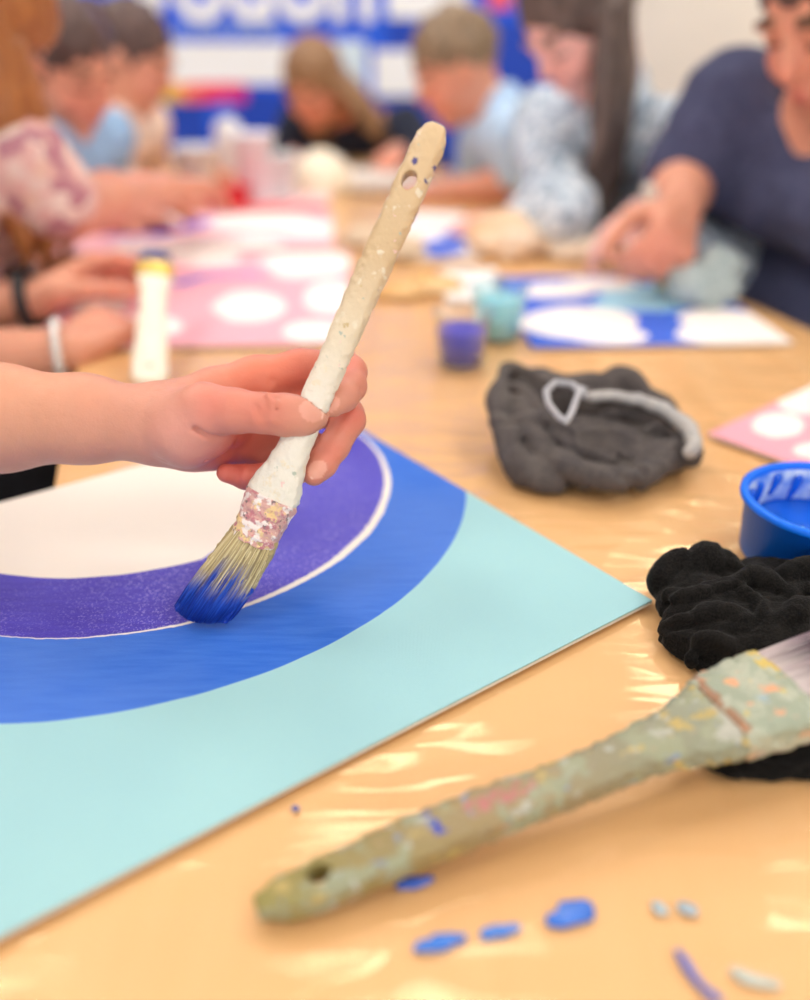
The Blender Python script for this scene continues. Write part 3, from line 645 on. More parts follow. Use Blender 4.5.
# grey cloth with pale hem
s = SDF((.04,.52,TAB+.002),(.26,.78,TAB+.085),.0013)
def hp(px,py,h,rx,ry,rz,k=.008,rot=0,cut=False):
    p=at(px,py,h); R=np.array([[math.cos(rot),math.sin(rot),0],[-math.sin(rot),math.cos(rot),0],[0,0,1]]); s.ell(p,(rx,ry,rz),R,k=k,cut=cut)
hp(514,386,.036,.014,.014,.014,k=.004); hp(590,452,.014,.060,.038,.026); hp(530,432,.022,.024,.034,.024); hp(650,450,.012,.034,.028,.018); hp(545,470,.012,.026,.020,.016); hp(540,398,.024,.034,.026,.028); hp(585,405,.022,.040,.020,.030); hp(640,418,.016,.036,.020,.026)
foldz(s,[(508,366),(500,385),(497,405),(505,440),(524,474)],[.052,.048,.040,.026,.010],[.006,.008,.009,.010,.010],.003)
foldz(s,[(508,366),(530,372),(560,386),(600,396),(640,403),(672,418),(690,440),(692,460)],[.054,.056,.055,.051,.046,.038,.030,.018],[.006,.006,.006,.0055,.0055,.006,.006,.006],.0025)
foldz(s,[(606,398),(612,382),(622,376),(632,382),(638,396)],[.034,.044,.048,.044,.034],[.009,.010,.010,.010,.009],.003)
foldz(s,[(504,384),(520,388),(536,402),(548,418),(570,430),(600,436),(632,434),(660,426),(676,436)],[.048,.048,.044,.042,.040,.038,.036,.034,.028],[.005,.005,.005,.005,.005,.005,.005,.005,.005],.002)
foldz(s,[(503,402),(520,404),(540,416),(560,436),(586,450),(620,456),(655,450),(690,440)],[.042,.040,.038,.034,.030,.028,.026,.022],[.006,.006,.006,.007,.007,.007,.007,.006],.002)
foldz(s,[(520,424),(540,446),(572,466),(610,478),(640,474),(668,462),(692,452)],[.034,.028,.022,.018,.018,.016,.010],[.009,.009,.009,.009,.009,.008,.006],.0025)
foldz(s,[(566,444),(574,462),(584,482)],[.032,.022,.010],[.006,.007,.006],.002)
foldz(s,[(512,430),(520,455),(536,478),(556,484)],[.034,.024,.012,.008],[.006,.007,.008,.008],.002)
foldz(s,[(538,430),(546,452),(552,474)],[.036,.026,.012],[.005,.006,.006],.002)
foldz(s,[(600,458),(624,468),(640,484)],[.026,.020,.010],[.005,.006,.005],.002)
for pl_,h_,r_ in (([(512,392),(530,396),(546,410),(566,424)],[.056,.055,.052,.048],.0028),([(512,412),(534,424),(552,444),(580,458),(620,466)],[.050,.046,.040,.036,.034],.0028),([(548,450),(556,470),(560,484)],[.040,.030,.018],.0026),([(600,470),(622,480)],[.032,.022],.0026),([(520,440),(530,462),(548,480)],[.044,.032,.02],.0024)):
    s.chain([at(x,y,hh) for (x,y),hh in zip(pl_,h_)], r_, .004, True)
hp(630,422,.050,.038,.018,.030,k=.003,rot=-.25,cut=True); hp(560,402,.056,.022,.007,.010,k=.003,rot=-.4,cut=True); hp(655,432,.040,.018,.010,.014,k=.004,cut=True)
foldz(s,[(606,414),(630,416),(652,426)],[.034,.034,.030],[.0045,.005,.0045],.002)
s.creases(.0030,-.35,11,38,16,8); s.warp(.0005,200,2); s.floor(TAB+.0032)
vs,fs=s.mesh()
t = thing('cloth_bag', 'crumpled charcoal cloth pouch with a pale drawstring hem behind the turquoise canvas', 'cloth pouch', at(595,455,.003))
mesh('cloth_body',vs,fs,fabric('charcoal_cloth',lin(76,71,73),lin(102,95,92),700),t)
s2=SDF((.04,.52,TAB+.02),(.26,.78,TAB+.085),.001)
foldz(s2,[(588,397),(612,396),(640,400),(668,412),(690,430),(694,446),(688,452)],[.056,.055,.051,.045,.037,.031,.028],[.0022,.0028,.0036,.0046,.005,.0042,.003],.003)
s2.warp(.001,150); vs,fs=s2.mesh(); mesh('hem',vs,fs,fabric('pale_hem',lin(160,160,164),lin(196,190,184),600),t,label='pale grey hem')
mb=MB(); 
lp=[(585,396),(572,384),(556,382),(546,391),(548,403),(558,416),(566,422),(572,412),(577,398),(580,388),(588,392)]
PP=[at(x,y,.066+.002*math.sin(i)) for i,(x,y) in enumerate(lp)]; Q=[]
for i in range(len(PP)-1):
    for q in range(4): Q.append(PP[i]*(1-q/4)+PP[i+1]*q/4)
mb.tube(Q,.0024,8); mb.build('drawstring',mat('pale_cord',lin(176,176,182),.8,bump=.9,bs=400,var=.12,vs=300),t,smooth=True,label='pale grey cord loop')

def crumple(name,label,cat,blobs,m,vox=.003,warp=(.006,40),folds=(),extra=None):
    P=[at(b[0],b[1],b[2]) for b in blobs]; R=max(max(b[3:6]) for b in blobs); lo=np.min(P,0)-R-.02; hi=np.max(P,0)+R+.02; s=SDF((lo[0],lo[1],TAB+.0),(hi[0],hi[1],hi[2]),vox)
    for p,b in zip(P,blobs): s.ell(p,b[3:6],k=.01)
    for f in folds: foldz(s,*f)
    s.warp(warp[0],warp[1],len(name),True); s.warp(warp[0]*.3,warp[1]*3,4); s.floor(TAB+.0062 if extra else TAB+.0034); vs,fs=s.mesh(); o=mesh(name,vs,fs,m,base=(P[0][0],P[0][1],TAB+.0034)); return tag(o,label,cat)
crumple('paper_bundle','crumpled white and brown paper bundle in front of the long-haired painter','paper',[(505,240,.02,.06,.06,.045),(545,238,.02,.06,.05,.04),(585,250,.01,.06,.05,.025)],mat('brown_paper',lin(222,178,130),.8,col2=lin(245,228,208),vs=9))
crumple('paper_scrap','torn tan paper scrap lying left of the white canvas','paper',[(425,285,.008,.05,.04,.014),(400,292,.006,.04,.035,.012)],mat('tan_paper',lin(214,160,92),.8,col2=lin(236,200,150),vs=14))
crumple('paper_scrap','crumpled beige paper pile by the upright brush handle','paper',[(395,250,.01,.05,.05,.025),(372,238,.01,.05,.05,.02)],mat('beige_paper',lin(226,200,172),.8,col2=lin(206,186,160),vs=12))
crumple('rag','grey-green rag bunched at the navy shirt painter\'s hand','rag',[(702,287,.025,.045,.04,.032),(716,272,.035,.03,.035,.035)],fabric('grey_rag',lin(150,165,168),lin(180,192,192),300),extra=True)
crumple('cloth','pale grey cloth heap at the far end before the dark hooded person','cloth',[(390,186,.012,.10,.06,.03),(360,180,.01,.07,.05,.03)],fabric('pale_cloth',lin(205,196,190),lin(220,212,204),300))

# ------------------------------------------------------------------ hand and people
SK1 = np.array(lin(222,158,132)); RED = np.array(lin(222,110,92))
def skincol(vs, base, spots):
    c = np.tile(base,(len(vs),1)).astype(float)
    for p, r, cc, a in spots:
        d = np.linalg.norm(vs-p,axis=1); m = (a*np.exp(-(d/r)**2))[:,None]; c = c*(1-m)+np.array(cc)*m
    return c
def frame(f, up=V(0,0,1)):
    f=nrm(f); s=nrm(np.cross(f,up)); u=np.cross(s,f); return f,s,u
def hand(s, wrist, fwd, palm, thumbside, curl=.6, k=.9, pinch=False):
    """generic hand: fwd along the hand, palm = palm normal, thumbside = direction of the index edge"""
    f=nrm(fwd); n=nrm(palm-f*(palm@f)); t=nrm(thumbside-f*(thumbside@f)-n*(thumbside@n)); w=V(*wrist); tips=[]
    for i,(off,ln,r) in enumerate([(.030,.072,.0088),(.010,.078,.0092),(-.010,.072,.0086),(-.028,.058,.0078)]):
        m=w+f*(.088-.004*abs(i-1))*k+t*off*k; s.cone(w+t*off*.5*k+f*.01,m,.016*k,.0125*k,k=.010)
        p=m; a=0
        for j,(q,b) in enumerate([(.45,.9),(.30,1.1),(.25,.6)]):
            a+=curl*b*(1+.12*i); d=f*math.cos(a)+n*math.sin(a); e=p+d*ln*q*1.05*k; s.cone(p,e,r*k*(1.08-.08*j),r*k*(1.0-.1*j),k=.004); p=e
        tips.append(p)
    b=w+f*.025*k+t*.026*k+n*.012*k; c=b+(f*.6+t*.55+n*.45)*.042*k; d=c+(f*.85+t*.05+n*.55)*.034*k; e=d+(f*.85-t*.15+n*.5)*.028*k
    s.cone(w+f*.01+n*.004,b,.019*k,.018*k,k=.010); s.chain([b,c,d,e],[.017*k,.0125*k,.0108*k,.0088*k],.005)
    return tips, e

# first painter: arm and hand in detail, rest of the body plainer
def torso(s, pel, neck, side, fac, r, k=.05, extra=0.0):
    ch = pel*.4+neck*.6-fac*.045; be=pel*.75+neck*.25-fac*.02
    for a,w in ((pel,.085),(be,.075),(ch,.095)):
        s.cone(a-side*w*r,a+side*w*r,(.112+extra)*r,(.112+extra)*r,k=k)
    s.cone(be,ch,(.12+extra)*r,(.125+extra)*r,k=k); s.cone(pel,be,(.12+extra)*r,(.12+extra)*r,k=k)
def seg_person(label, pel, neck, head, look, facing, arms, legs=True, shirtm=None, shirt='short', troum=None, skin=SK1, hair=None, hairm=None, r=1.0, vox=.0065, name='person', extra=None, blush=.35, base=None, longneck=0, armr=1.0, wrinkle=.006):
    """arms: list of (side sign, shoulder|None, elbow, wrist, handdir, palm, thumbside, curl, drawhand)"""
    fac=nrm(V(facing[0],facing[1],0)); side=nrm(V(-fac[1],fac[0],0)); pel=V(*pel); neck=V(*neck); head=V(*head)
    f=nrm(look); sd=nrm(np.cross(f,V(0,0,1))); u=np.cross(sd,f); R=np.array([sd,f,u])
    t = thing(name,label,'person',(pel[0],pel[1],0))
    A=[]
    for (sg,sh,el,wr,hd,pa,ts,cu,dh) in arms:
        sh = neck+side*sg*.165*r-V(0,0,.065)*r if sh is None else V(*sh)
        if el is None:
            wr_=V(*wr); dv=wr_-sh; L=np.linalg.norm(dv); a=.285*r; b=.255*r; L2=min(L,(a+b)*.98); x=(a*a-b*b+L2*L2)/(2*L2); hgt=math.sqrt(max(0,a*a-x*x)); hint=V(0,0,-.75)+side*sg*.6-fac*.2; d=nrm(dv); hint=nrm(hint-d*(hint@d)); el=sh+d*x+hint*hgt
        A.append((sg,sh,V(*el),V(*wr),hd,pa,ts,cu,dh))
    pts=[pel,neck,head+V(0,0,.12),head+f*.12,head-f*.12]+[q for a in A for q in (a[1],a[2],a[3],a[3]+nrm(V(*a[4]))*.19)]
    knees=[]
    if legs:
        for sg in (-1,1):
            hp_=pel+side*sg*.085; kn=hp_+fac*.40+V(0,0,-.015); an=V(kn[0],kn[1],.085)-fac*.03; to=an+fac*.14+V(0,0,-.045); knees.append((hp_,kn,an,to)); pts+= [kn,an,to]
    pts=np.array(pts); lo=pts.min(0)-.15; hi=pts.max(0)+.15; lo[2]=max(lo[2],-.002) if legs else lo[2]
    s=SDF(lo,hi,vox)
    torso(s,pel,neck-V(0,0,.14)*r,side,fac,r*.86)
    s.cone(neck-V(0,0,.07)-side*.10*r,neck-V(0,0,.07)+side*.10*r,.055*r,.055*r,k=.04)
    s.cone(neck-V(0,0,.05),head-u*.045-f*.022,.054*r,.050*r,k=.02)
    for q in knees: s.chain([q[0],q[1],q[2]],[.082*r,.055*r,.038*r],.03); s.cone(q[2]-V(0,0,.03),q[3],.036,.028,k=.015)
    tips=[]
    for (sg,sh,el,wr,hd,pa,ts,cu,dh) in A:
        m=(el*.6+wr*.4)
        s.cone(sh,el,.047*r*armr,.038*r*armr,k=.03); s.cone(el,m,.039*r*armr,.036*r*armr,k=.02); s.cone(m,wr,.036*r*armr,.0255*r*armr,k=.015)
        if dh=='detail': extra(s,wr)
        elif dh: tips.append(hand(s,wr,V(*hd),V(*pa),V(*ts),cu,.95*r))
    # head
    hr=r
    s.ell(head+u*.022*hr-f*.012*hr,(.074*hr,.093*hr,.092*hr),R,k=.01); s.ell(head+f*.022*hr-u*.038*hr,(.058*hr,.064*hr,.068*hr),R,k=.02)
    s.ell(head+f*.055*hr-u*.090*hr,(.024*hr,.022*hr,.018*hr),R,k=.02)
    s.cone(head+f*.083*hr+u*.010*hr,head+f*.098*hr-u*.020*hr,.0065*hr,.0105*hr,k=.008)
    for sg in (-1,1):
        s.ell(head+f*.088*hr+sd*sg*.031*hr+u*.006*hr,(.017*hr,.012*hr,.010*hr),R,k=.012,cut=True)
        s.ell(head+f*.070*hr+sd*sg*.030*hr+u*.004*hr,(.0135*hr,.0125*hr,.0125*hr),R,k=.002)
        s.ell(head+f*.080*hr+sd*sg*.030*hr+u*.024*hr,(.020*hr,.009*hr,.006*hr),R,k=.010)
        s.ell(head+sd*sg*.076*hr-f*.008*hr-u*.008*hr,(.008*hr,.019*hr,.030*hr),R,k=.005)
        s.ell(head+f*.062*hr+sd*sg*.036*hr-u*.03*hr,(.02*hr,.018*hr,.02*hr),R,k=.015)
    s.ell(head+f*.084*hr-u*.052*hr,(.022*hr,.009*hr,.0055*hr),R,k=.004); s.ell(head+f*.082*hr-u*.062*hr,(.019*hr,.009*hr,.0055*hr),R,k=.003)
    if not legs: pass
    vs,fs=s.mesh()
    rd=np.array(lin(226,120,104)); lip=lin(196,90,90)
    sp=[(head+f*.09*hr-u*.057*hr,.014,lip,.8)]+[(head+f*.07*hr+sd*sg*.04*hr-u*.025*hr,.03,rd,blush) for sg in(-1,1)]+[(head+f*.10*hr-u*.02*hr,.015,rd,blush)]
    for a in A: sp+= [(a[3]+nrm(V(*a[4]))*.13,.06,rd,.45),(a[2],.05,rd,.2)]
    cc=skincol(vs,skin,sp)
    brow=lin(96,66,48)
    for sg in (-1,1):
        q=vs-(head+f*.09*hr+sd*sg*.032*hr+u*.030*hr); m=(np.abs(q@sd)<.020*hr)&(np.abs(q@u)<.0045*hr)&(np.abs(q@f)<.03); cc[m]=brow
        q=vs-(head+f*.085*hr+sd*sg*.030*hr-u*.001*hr); m=(np.abs(q@sd)<.014*hr)&(np.abs(q@u)<.003*hr)&(np.abs(q@f)<.02); cc[m]=lin(70,45,40)
    body=mesh('body',vs,fs,SKIN,t,cols=cc)
    # shirt
    if shirtm:
        s=SDF(lo,hi,vox*1.05)
        torso(s,pel,neck-V(0,0,.14)*r,side,fac,r*.86,extra=.022)
        s.cone(neck-V(0,0,.075)-side*.11*r,neck-V(0,0,.075)+side*.11*r,.066*r,.066*r,k=.04)
        s.cone(neck-V(0,0,.07),neck-V(0,0,.02)+(head-neck)*.12,.068*r,.060*r,k=.02)
        for a in A:
            sh,el,wr=a[1],a[2],a[3]
            if shirt=='long': s.chain([sh,el,(el*.5+wr*.5),wr*.93+el*.07],[.060*r,.052*r,.047*r,.038*r],.025)
            elif shirt=='short': s.chain([sh,sh*.30+el*.70],[.064*r,.060*r],.03)
            elif shirt=='upto': s.chain([sh,sh*.06+el*.94],[.068*r,.058*r],.03)
            elif shirt=='elbow': s.chain([sh,el,el*.8+wr*.2],[.064*r,.060*r,.056*r],.03)
            else: s.cone(sh,sh*.8+el*.2,.06*r,.055*r,k=.03)
        s.warp(wrinkle,14,3); s.warp(wrinkle*.5,32,6,True)
        s.D[:,:,:][...]=s.D; X=s.ax[2][None,None,:]; s.D=np.maximum(s.D,(pel[2]-.10)-X).astype(np.float32)
        # neckline opening and open sleeve ends
        s.cone(neck+V(0,0,.035)+(head-neck)*.25,head,.050*r,.06*r,k=.004,cut=True)
        vs,fs=s.mesh(); mesh('shirt',vs,fs,shirtm,t)
    if troum and legs:
        s=SDF(lo,hi,vox*1.3)
        s.cone(pel-side*.075,pel+side*.075,.138*r,.138*r,k=.03)
        for q in knees: s.chain([q[0],q[1],q[2]+V(0,0,.02)],[.100*r,.074*r,.058*r],.02)
        s.warp(.005,16,9); vs,fs=s.mesh(); mesh('trousers',vs,fs,troum,t)
        s=SDF(lo,hi,vox*1.2)
        for q in knees: s.cone(q[2]-V(0,0,.035)-fac*.03,q[3]+V(0,0,.004),.043,.036,k=.01)
        s.floor(.0); vs,fs=s.mesh(); mesh('shoes',vs,fs,shoem,t)
    if hair: hair(t,head,f,sd,u,hr,hairm,neck,vox)
    return t, body, A
shoem = mat('dark_shoe', lin(50,46,48), .6)
def hair_short(t,head,f,sd,u,hr,m,neck,vox,vol=1.0,ret=False):
    R=np.array([sd,f,u]); s=SDF(head-.17,head+.17,vox*.8)
    s.ell(head+u*.032*hr-f*.016*hr,(.083*hr*vol,.100*hr*vol,.094*hr*vol),R,k=.002)
    s.ell(head+f*.075*hr-u*.045*hr,(.095*hr,.085*hr,.085*hr),R,k=.012,cut=True)
    s.ell(head-f*.0*hr-u*.11*hr,(.2*hr,.2*hr,.075*hr),R,k=.012,cut=True)
    s.warp(.006,40,2,True); vs,fs=s.mesh(); mesh('hair',vs,fs,m,t)
def hair_long(length=.32, n=46, wave=.012, spread=1.0, front=(-2.35,2.35), drift=(0,0,0)):
    def fn(t,head,f,sd,u,hr,m,neck,vox):
        R=np.array([sd,f,u]); lo=head-V(.25,.25,length+.12); hi=head+V(.25,.25,.18); s=SDF(lo,hi,vox*.8)
        s.ell(head+u*.030*hr-f*.016*hr,(.085*hr,.102*hr,.096*hr),R,k=.002)
        s.ell(head+f*.085*hr-u*.035*hr,(.070*hr,.080*hr,.085*hr),R,k=.012,cut=True)
        s.ell(head-u*.13*hr,(.2*hr,.2*hr,.075*hr),R,k=.012,cut=True)
        for i in range(n):
            a = random.uniform(*front)          # angle from the back of the head
            d = -f*math.cos(a)*.085+sd*math.sin(a)*.080; p=head+u*.01*hr+d*hr; ph=random.uniform(0,6.3); L=length*random.uniform(.75,1)
            out=nrm(V(d[0],d[1],0)); P=[]; 
            for j in range(9):
                q=j/8; P.append(p+V(0,0,-1)*L*q+out*(.02*math.sin(q*3)*spread)+V(math.sin(q*9+ph),math.cos(q*8+ph),0)*wave*q+V(*drift)*q)
            s.chain(P,[.014*hr]*6+[.012,.009,.006],.004)
        s.warp(.003,90,2,True); vs,fs=s.mesh(); mesh('hair',vs,fs,m,t)
    return fn
def hair_bun(t,head,f,sd,u,hr,m,neck,vox):
    R=np.array([sd,f,u]); s=SDF(head-.24,head+.24,vox*.8)
    s.ell(head+u*.030*hr-f*.018*hr,(.081*hr,.099*hr,.094*hr),R,k=.002)
    s.ell(head+f*.080*hr-u*.045*hr,(.090*hr,.080*hr,.088*hr),R,k=.012,cut=True)
    s.ell(head-f*.115*hr+u*.04*hr,(.042*hr,.036*hr,.042*hr),R,k=.01)
    s.warp(.004,60,2,True); vs,fs=s.mesh(); mesh('hair',vs,fs,m,t)

BLACKC = fabric('black_cotton',(.008,.008,.010),(.014,.014,.018),300)
NAVYC = fabric('navy_cotton',lin(68,72,100),lin(82,86,116),200)
DARKC = fabric('dark_jersey',lin(40,46,62),lin(54,58,74),200)
SKYC = fabric('sky_blue_cotton',lin(180,212,248),lin(196,224,250),200)
DENIMC = fabric('pale_denim',lin(128,166,208),lin(160,192,224),200)
BEIGEC = fabric('beige_cotton',lin(238,208,184),lin(246,226,210),60)
GREYC = fabric('grey_cotton',lin(150,146,150),lin(170,166,170),200)
def patterned(name, cols, sc):
    g=G(name); tc=g.n('ShaderNodeTexCoord').outputs['Object']; vo=g.n('ShaderNodeTexVoronoi', Vector=tc, Scale=sc, Randomness=1.0); sep=g.n('ShaderNodeSeparateColor', i0=vo.outputs['Color']).outputs[0]
    cr=g.n('ShaderNodeValToRGB', i0=sep); el=cr.color_ramp; el.interpolation='CONSTANT'
    el.elements[0].color=(*cols[0],1); el.elements[1].color=(*cols[-1],1); el.elements[1].position=(len(cols)-1)/len(cols)
    for i in range(1,len(cols)-1): e=el.elements.new(i/len(cols)); e.color=(*cols[i],1)
    return g.bsdf(**{'Base__Color': cr.outputs[0], 'Roughness': .9, 'Normal': g.bump(g.noise(300,2),.4,.001), 'Specular__IOR__Level': .1})
FLORAL = patterned('pink_floral_cotton',[lin(232,208,200),lin(222,176,172),lin(226,196,190),lin(186,132,144),lin(228,190,176)],60)
MOTTLE = patterned('pale_blue_mottled_cotton',[lin(196,212,226),lin(226,232,240),lin(160,180,200),lin(206,220,232),lin(140,156,176)],90)
HB = hairmat('chestnut_hair', lin(142,82,42), lin(176,112,60)); HD = hairmat('dark_brown_hair', lin(66,46,44), lin(98,72,66)); HM = hairmat('mid_brown_hair', lin(122,88,58), lin(158,120,84)); HL = hairmat('light_brown_hair', lin(112,92,72), lin(150,126,98)); HX = hairmat('long_dark_hair', lin(66,54,52), lin(112,94,88))
Z = V(0,0,1)

# painter 1: the left hand seen in the foreground (own fine mesh for arm and body together)
cp1 = dict(wrist=C(158,424,.490), el=C(-285,425,.535))
def detail(s, P=None):
    k=.004
    c = C
    # forearm/wrist
    s.chain([C(-285,425,.535),C(-140,424,.522),C(0,418,.506),C(85,419,.497),C(150,424,.491)],[.037,.035,.0300,.0240,.0205],k=.010)
    w=C(150,424,.491)
    s.chain([w,C(190,424,.493),C(222,420,.500)],[.0205,.0200,.0185],.008)
    s.chain([C(165,408,.493),C(215,394,.499),C(256,377,.505)],[.0140,.0138,.0120],.008)   # index
    s.chain([C(165,420,.497),C(215,410,.506),C(266,398,.513)],[.0155,.0150,.0125],.008)
    s.chain([C(165,430,.498),C(215,428,.509),C(262,424,.517)],[.0155,.0145,.0118],.008)
    s.chain([C(165,438,.497),C(205,444,.507),C(246,446,.516)],[.0130,.0128,.0105],.008)   # little
    s.chain([C(158,438,.491),C(190,447,.494),C(216,453,.502)],[.0125,.0115,.0085],.008)  # heel of the hand
    # thenar
    s.chain([C(162,424,.484),C(186,428,.478),C(206,415,.470)],[.0165,.0190,.0150],.007)
    s.cone(C(186,434,.479),C(214,434,.481),.0150,.0110,k=.007)
    # thumb
    s.chain([C(204,408,.470),C(235,411,.463),C(262,413,.4595)],[.0140,.0113,.0102],.005)
    s.chain([C(262,413,.4595),C(285,415,.4605),C(302,417,.4625),C(313,415,.4645)],[.0102,.0108,.0104,.0085],.004)
    # index
    s.chain([C(255,382,.503),C(300,370,.507),C(342,366,.506)],[.0135,.0112,.0098],.006)
    s.chain([C(342,366,.506),C(350,372,.500),C(350,386,.486)],[.0098,.0095,.0090],.003)
    s.chain([C(350,386,.486),C(343,396,.4765),C(333,404,.4715)],[.0090,.0085,.0072],.003)
    # middle
    s.chain([C(262,404,.510),C(305,408,.513),C(347,414,.504)],[.0130,.0110,.0096],.006)
    s.chain([C(347,414,.504),C(349,420,.497),C(334,446,.487)],[.0096,.0092,.0086],.003)
    s.chain([C(334,446,.487),C(322,464,.480),C(314,474,.4775)],[.0086,.0080,.0066],.003)
    # ring
    s.chain([C(258,428,.515),C(290,438,.522),C(318,450,.517)],[.0120,.0102,.0090],.005)
    s.chain([C(318,450,.517),C(312,464,.508),C(288,474,.500),C(264,477,.494),C(249,475,.491)],[.0090,.0086,.0080,.0076,.0062],.003)
    # little
    s.chain([C(245,446,.515),C(264,456,.520),C(282,468,.514)],[.0108,.0092,.0082],.005)
    s.chain([C(282,468,.514),C(270,478,.504),C(246,477,.497),C(226,473,.491)],[.0082,.0076,.0070,.0054],.003)
    s.chain([C(260,404,.497),C(266,388,.496),C(274,374,.498)],[.0030,.0036,.0026],.004)
    s.chain([C(268,394,.4505),C(274,404,.4492),C(272,420,.4495)],[.0012,.0014,.0012],.004)
    # creases
    for a,b,r in ((C(270,397,.4520),C(271,410,.4490),.0004),(C(276,398,.4520),C(277,410,.4490),.0004),(C(248,392,.497),C(262,372,.497),.0012),(C(352,398,.476),C(362,388,.478),.0005),(C(340,436,.479),C(352,444,.479),.0005),(C(140,455,.472),C(165,462,.476),.0009),(C(128,448,.470),C(150,460,.474),.0008)):
        s.cone(a,b,r,r,k=.002,cut=True)
    for a,b,r in ((C(196,428,.459),C(214,438,.464),.0012),(C(214,438,.464),C(236,440,.473),.0012),(C(176,446,.466),C(196,456,.472),.0009),(C(196,432,.4625),C(185,418,.462),.0007),(C(168,446,.474),C(205,458,.478),.0010),
                  (C(256,405,.4495),C(262,420,.4485),.0006),(C(268,390,.489),C(272,380,.492),.0009),(C(228,372,.482),C(256,394,.488),.0007)):
        s.cone(a,b,r,r,k=.003,cut=True)
    # thumb nail and others are shaped by shallow cuts
    return s
pelv1 = V(-.80,.26,.53); neck1=V(-.66,.22,1.02); head1=V(-.60,.20,1.19)
NAILS=[(C(312,411,.455),(C(313,415,.4645)-C(285,414,.4605)),.0075,.0062),(C(331,403,.464),(C(333,404,.4715)-C(345,393,.478)),.0050,.0050),(C(317,470,.471),(C(314,474,.4775)-C(326,459,.483)),.0062,.0050)]
def person1():
    t = thing('person','person reaching in from the left, left hand gripping the white paintbrush','person',(pelv1[0],pelv1[1],0))
    # fine mesh: hand and arm to the shoulder, joined smoothly to a body in the same field at one resolution near the hand
    s=SDF(V(-.40,.36,.76),V(.02,.56,.92),.00125); detail(s)
    # keep the brush clear
    X,Y,Zz=np.meshgrid(*s.ax,indexing='ij'); a=(X-tipP[0])*bax[0]+(Y-tipP[1])*bax[1]+(Zz-tipP[2])*bax[2]; w=(X-tipP[0])*bw[0]+(Y-tipP[1])*bw[1]+(Zz-tipP[2])*bw[2]; q=(X-tipP[0])*bt[0]+(Y-tipP[1])*bt[1]+(Zz-tipP[2])*bt[2]
    hw=np.interp(a,[xf1,xf1+.009,xf1+.018,xf1+.027,xf1+.04,.2],[.0148,.0138,.0112,.0094,.0085,.0085]); db=(np.sqrt((w/hw)**2+(q/.0070)**2)-1)*.0070
    kk=.0015; h=np.clip(.5+.5*(-s.D+(-db)*-1-0)/kk,0,1) if False else None
    s.D=np.maximum(s.D,-db).astype(np.float32)
    vs,fs=s.mesh()
    return t,vs,fs
t1,hv,hf = person1()
# the body continues from the elbow: merge both into ONE mesh (shared object)
def cutcap(vs,fs,xcut):
    keep = vs[:,0]>xcut; kf = keep[fs].all(1); fs=fs[kf]; idx=np.full(len(vs),-1); used=np.unique(fs); idx[used]=np.arange(len(used)); return vs[used], idx[fs]
XC=-.385
s=SDF(V(-1.0,-.1,0)-V(.1,.1,.002),V(-.1,.62,1.42),.0065)
fac1=nrm(V(1,.12,0)); sd1=nrm(V(-fac1[1],fac1[0],0))
torso(s,pelv1,neck1-V(0,0,.14),sd1,fac1,.86); s.cone(neck1-V(0,0,.07)-sd1*.10,neck1-V(0,0,.07)+sd1*.10,.055,.055,k=.04)
sh1=neck1+sd1*.17-V(0,0,.065); el1=C(-285,425,.535)
s.cone(sh1,el1,.047,.038,k=.03); s.chain([el1,C(-140,424,.522),C(0,418,.506)],[.037,.036,.0315],.015)
sr=neck1-sd1*.17-V(0,0,.065); er=V(-.55,-.02,.80); wr1=V(-.30,-.01,.80)
s.chain([sr,er,wr1],[.046,.038,.026],.02); hand(s,wr1,V(1,.1,-.15),V(0,0,-1),V(0,1,0),.35)
fh,sh_,uh=frame(V(.75,.2,-.65)); Rh=np.array([sh_,fh,uh]); s.cone(neck1-V(0,0,.05),head1-uh*.045-fh*.022,.054,.05,k=.02)
s.ell(head1+uh*.022-fh*.012,(.074,.093,.092),Rh,k=.01); s.ell(head1+fh*.022-uh*.038,(.058,.064,.068),Rh,k=.02); s.ell(head1+fh*.055-uh*.09,(.024,.022,.018),Rh,k=.02); s.cone(head1+fh*.083+uh*.01,head1+fh*.104-uh*.022,.007,.0125,k=.008)
for sg in (-1,1): s.ell(head1+fh*.088+sh_*sg*.031+uh*.006,(.017,.012,.010),Rh,k=.012,cut=True); s.ell(head1+fh*.070+sh_*sg*.03+uh*.004,(.0135,.0125,.0125),Rh,k=.002); s.ell(head1+sh_*sg*.076-uh*.008,(.008,.019,.03),Rh,k=.005)
s.ell(head1+fh*.083-uh*.056,(.021,.009,.009),Rh,k=.004)
kn1=[]
for sg in (-1,1):
    a=pelv1+sd1*sg*.085; b=a+fac1*.40-V(0,0,.015); c=V(b[0],b[1],.085)-fac1*.03; d=c+fac1*.14-V(0,0,.045); kn1.append((a,b,c,d)); s.chain([a,b,c],[.082,.055,.038],.03); s.cone(c-V(0,0,.03),d,.036,.028,k=.015)
bv,bf=s.mesh()
kb = ~((bv[:,0]>XC)&(bv[:,1]>.33)&(bv[:,2]>.75)); kf=kb[bf].all(1); bf=bf[kf]; used=np.unique(bf); ix=np.full(len(bv),-1); ix[used]=np.arange(len(used)); bv=bv[used]; bf=ix[bf]
hv2,hf2=cutcap(hv,hf,XC-.004)
vs=np.concatenate([bv,hv2]); fs=np.concatenate([bf,hf2+len(bv)])
rd=lin(214,98,82); rd2=lin(186,66,56)
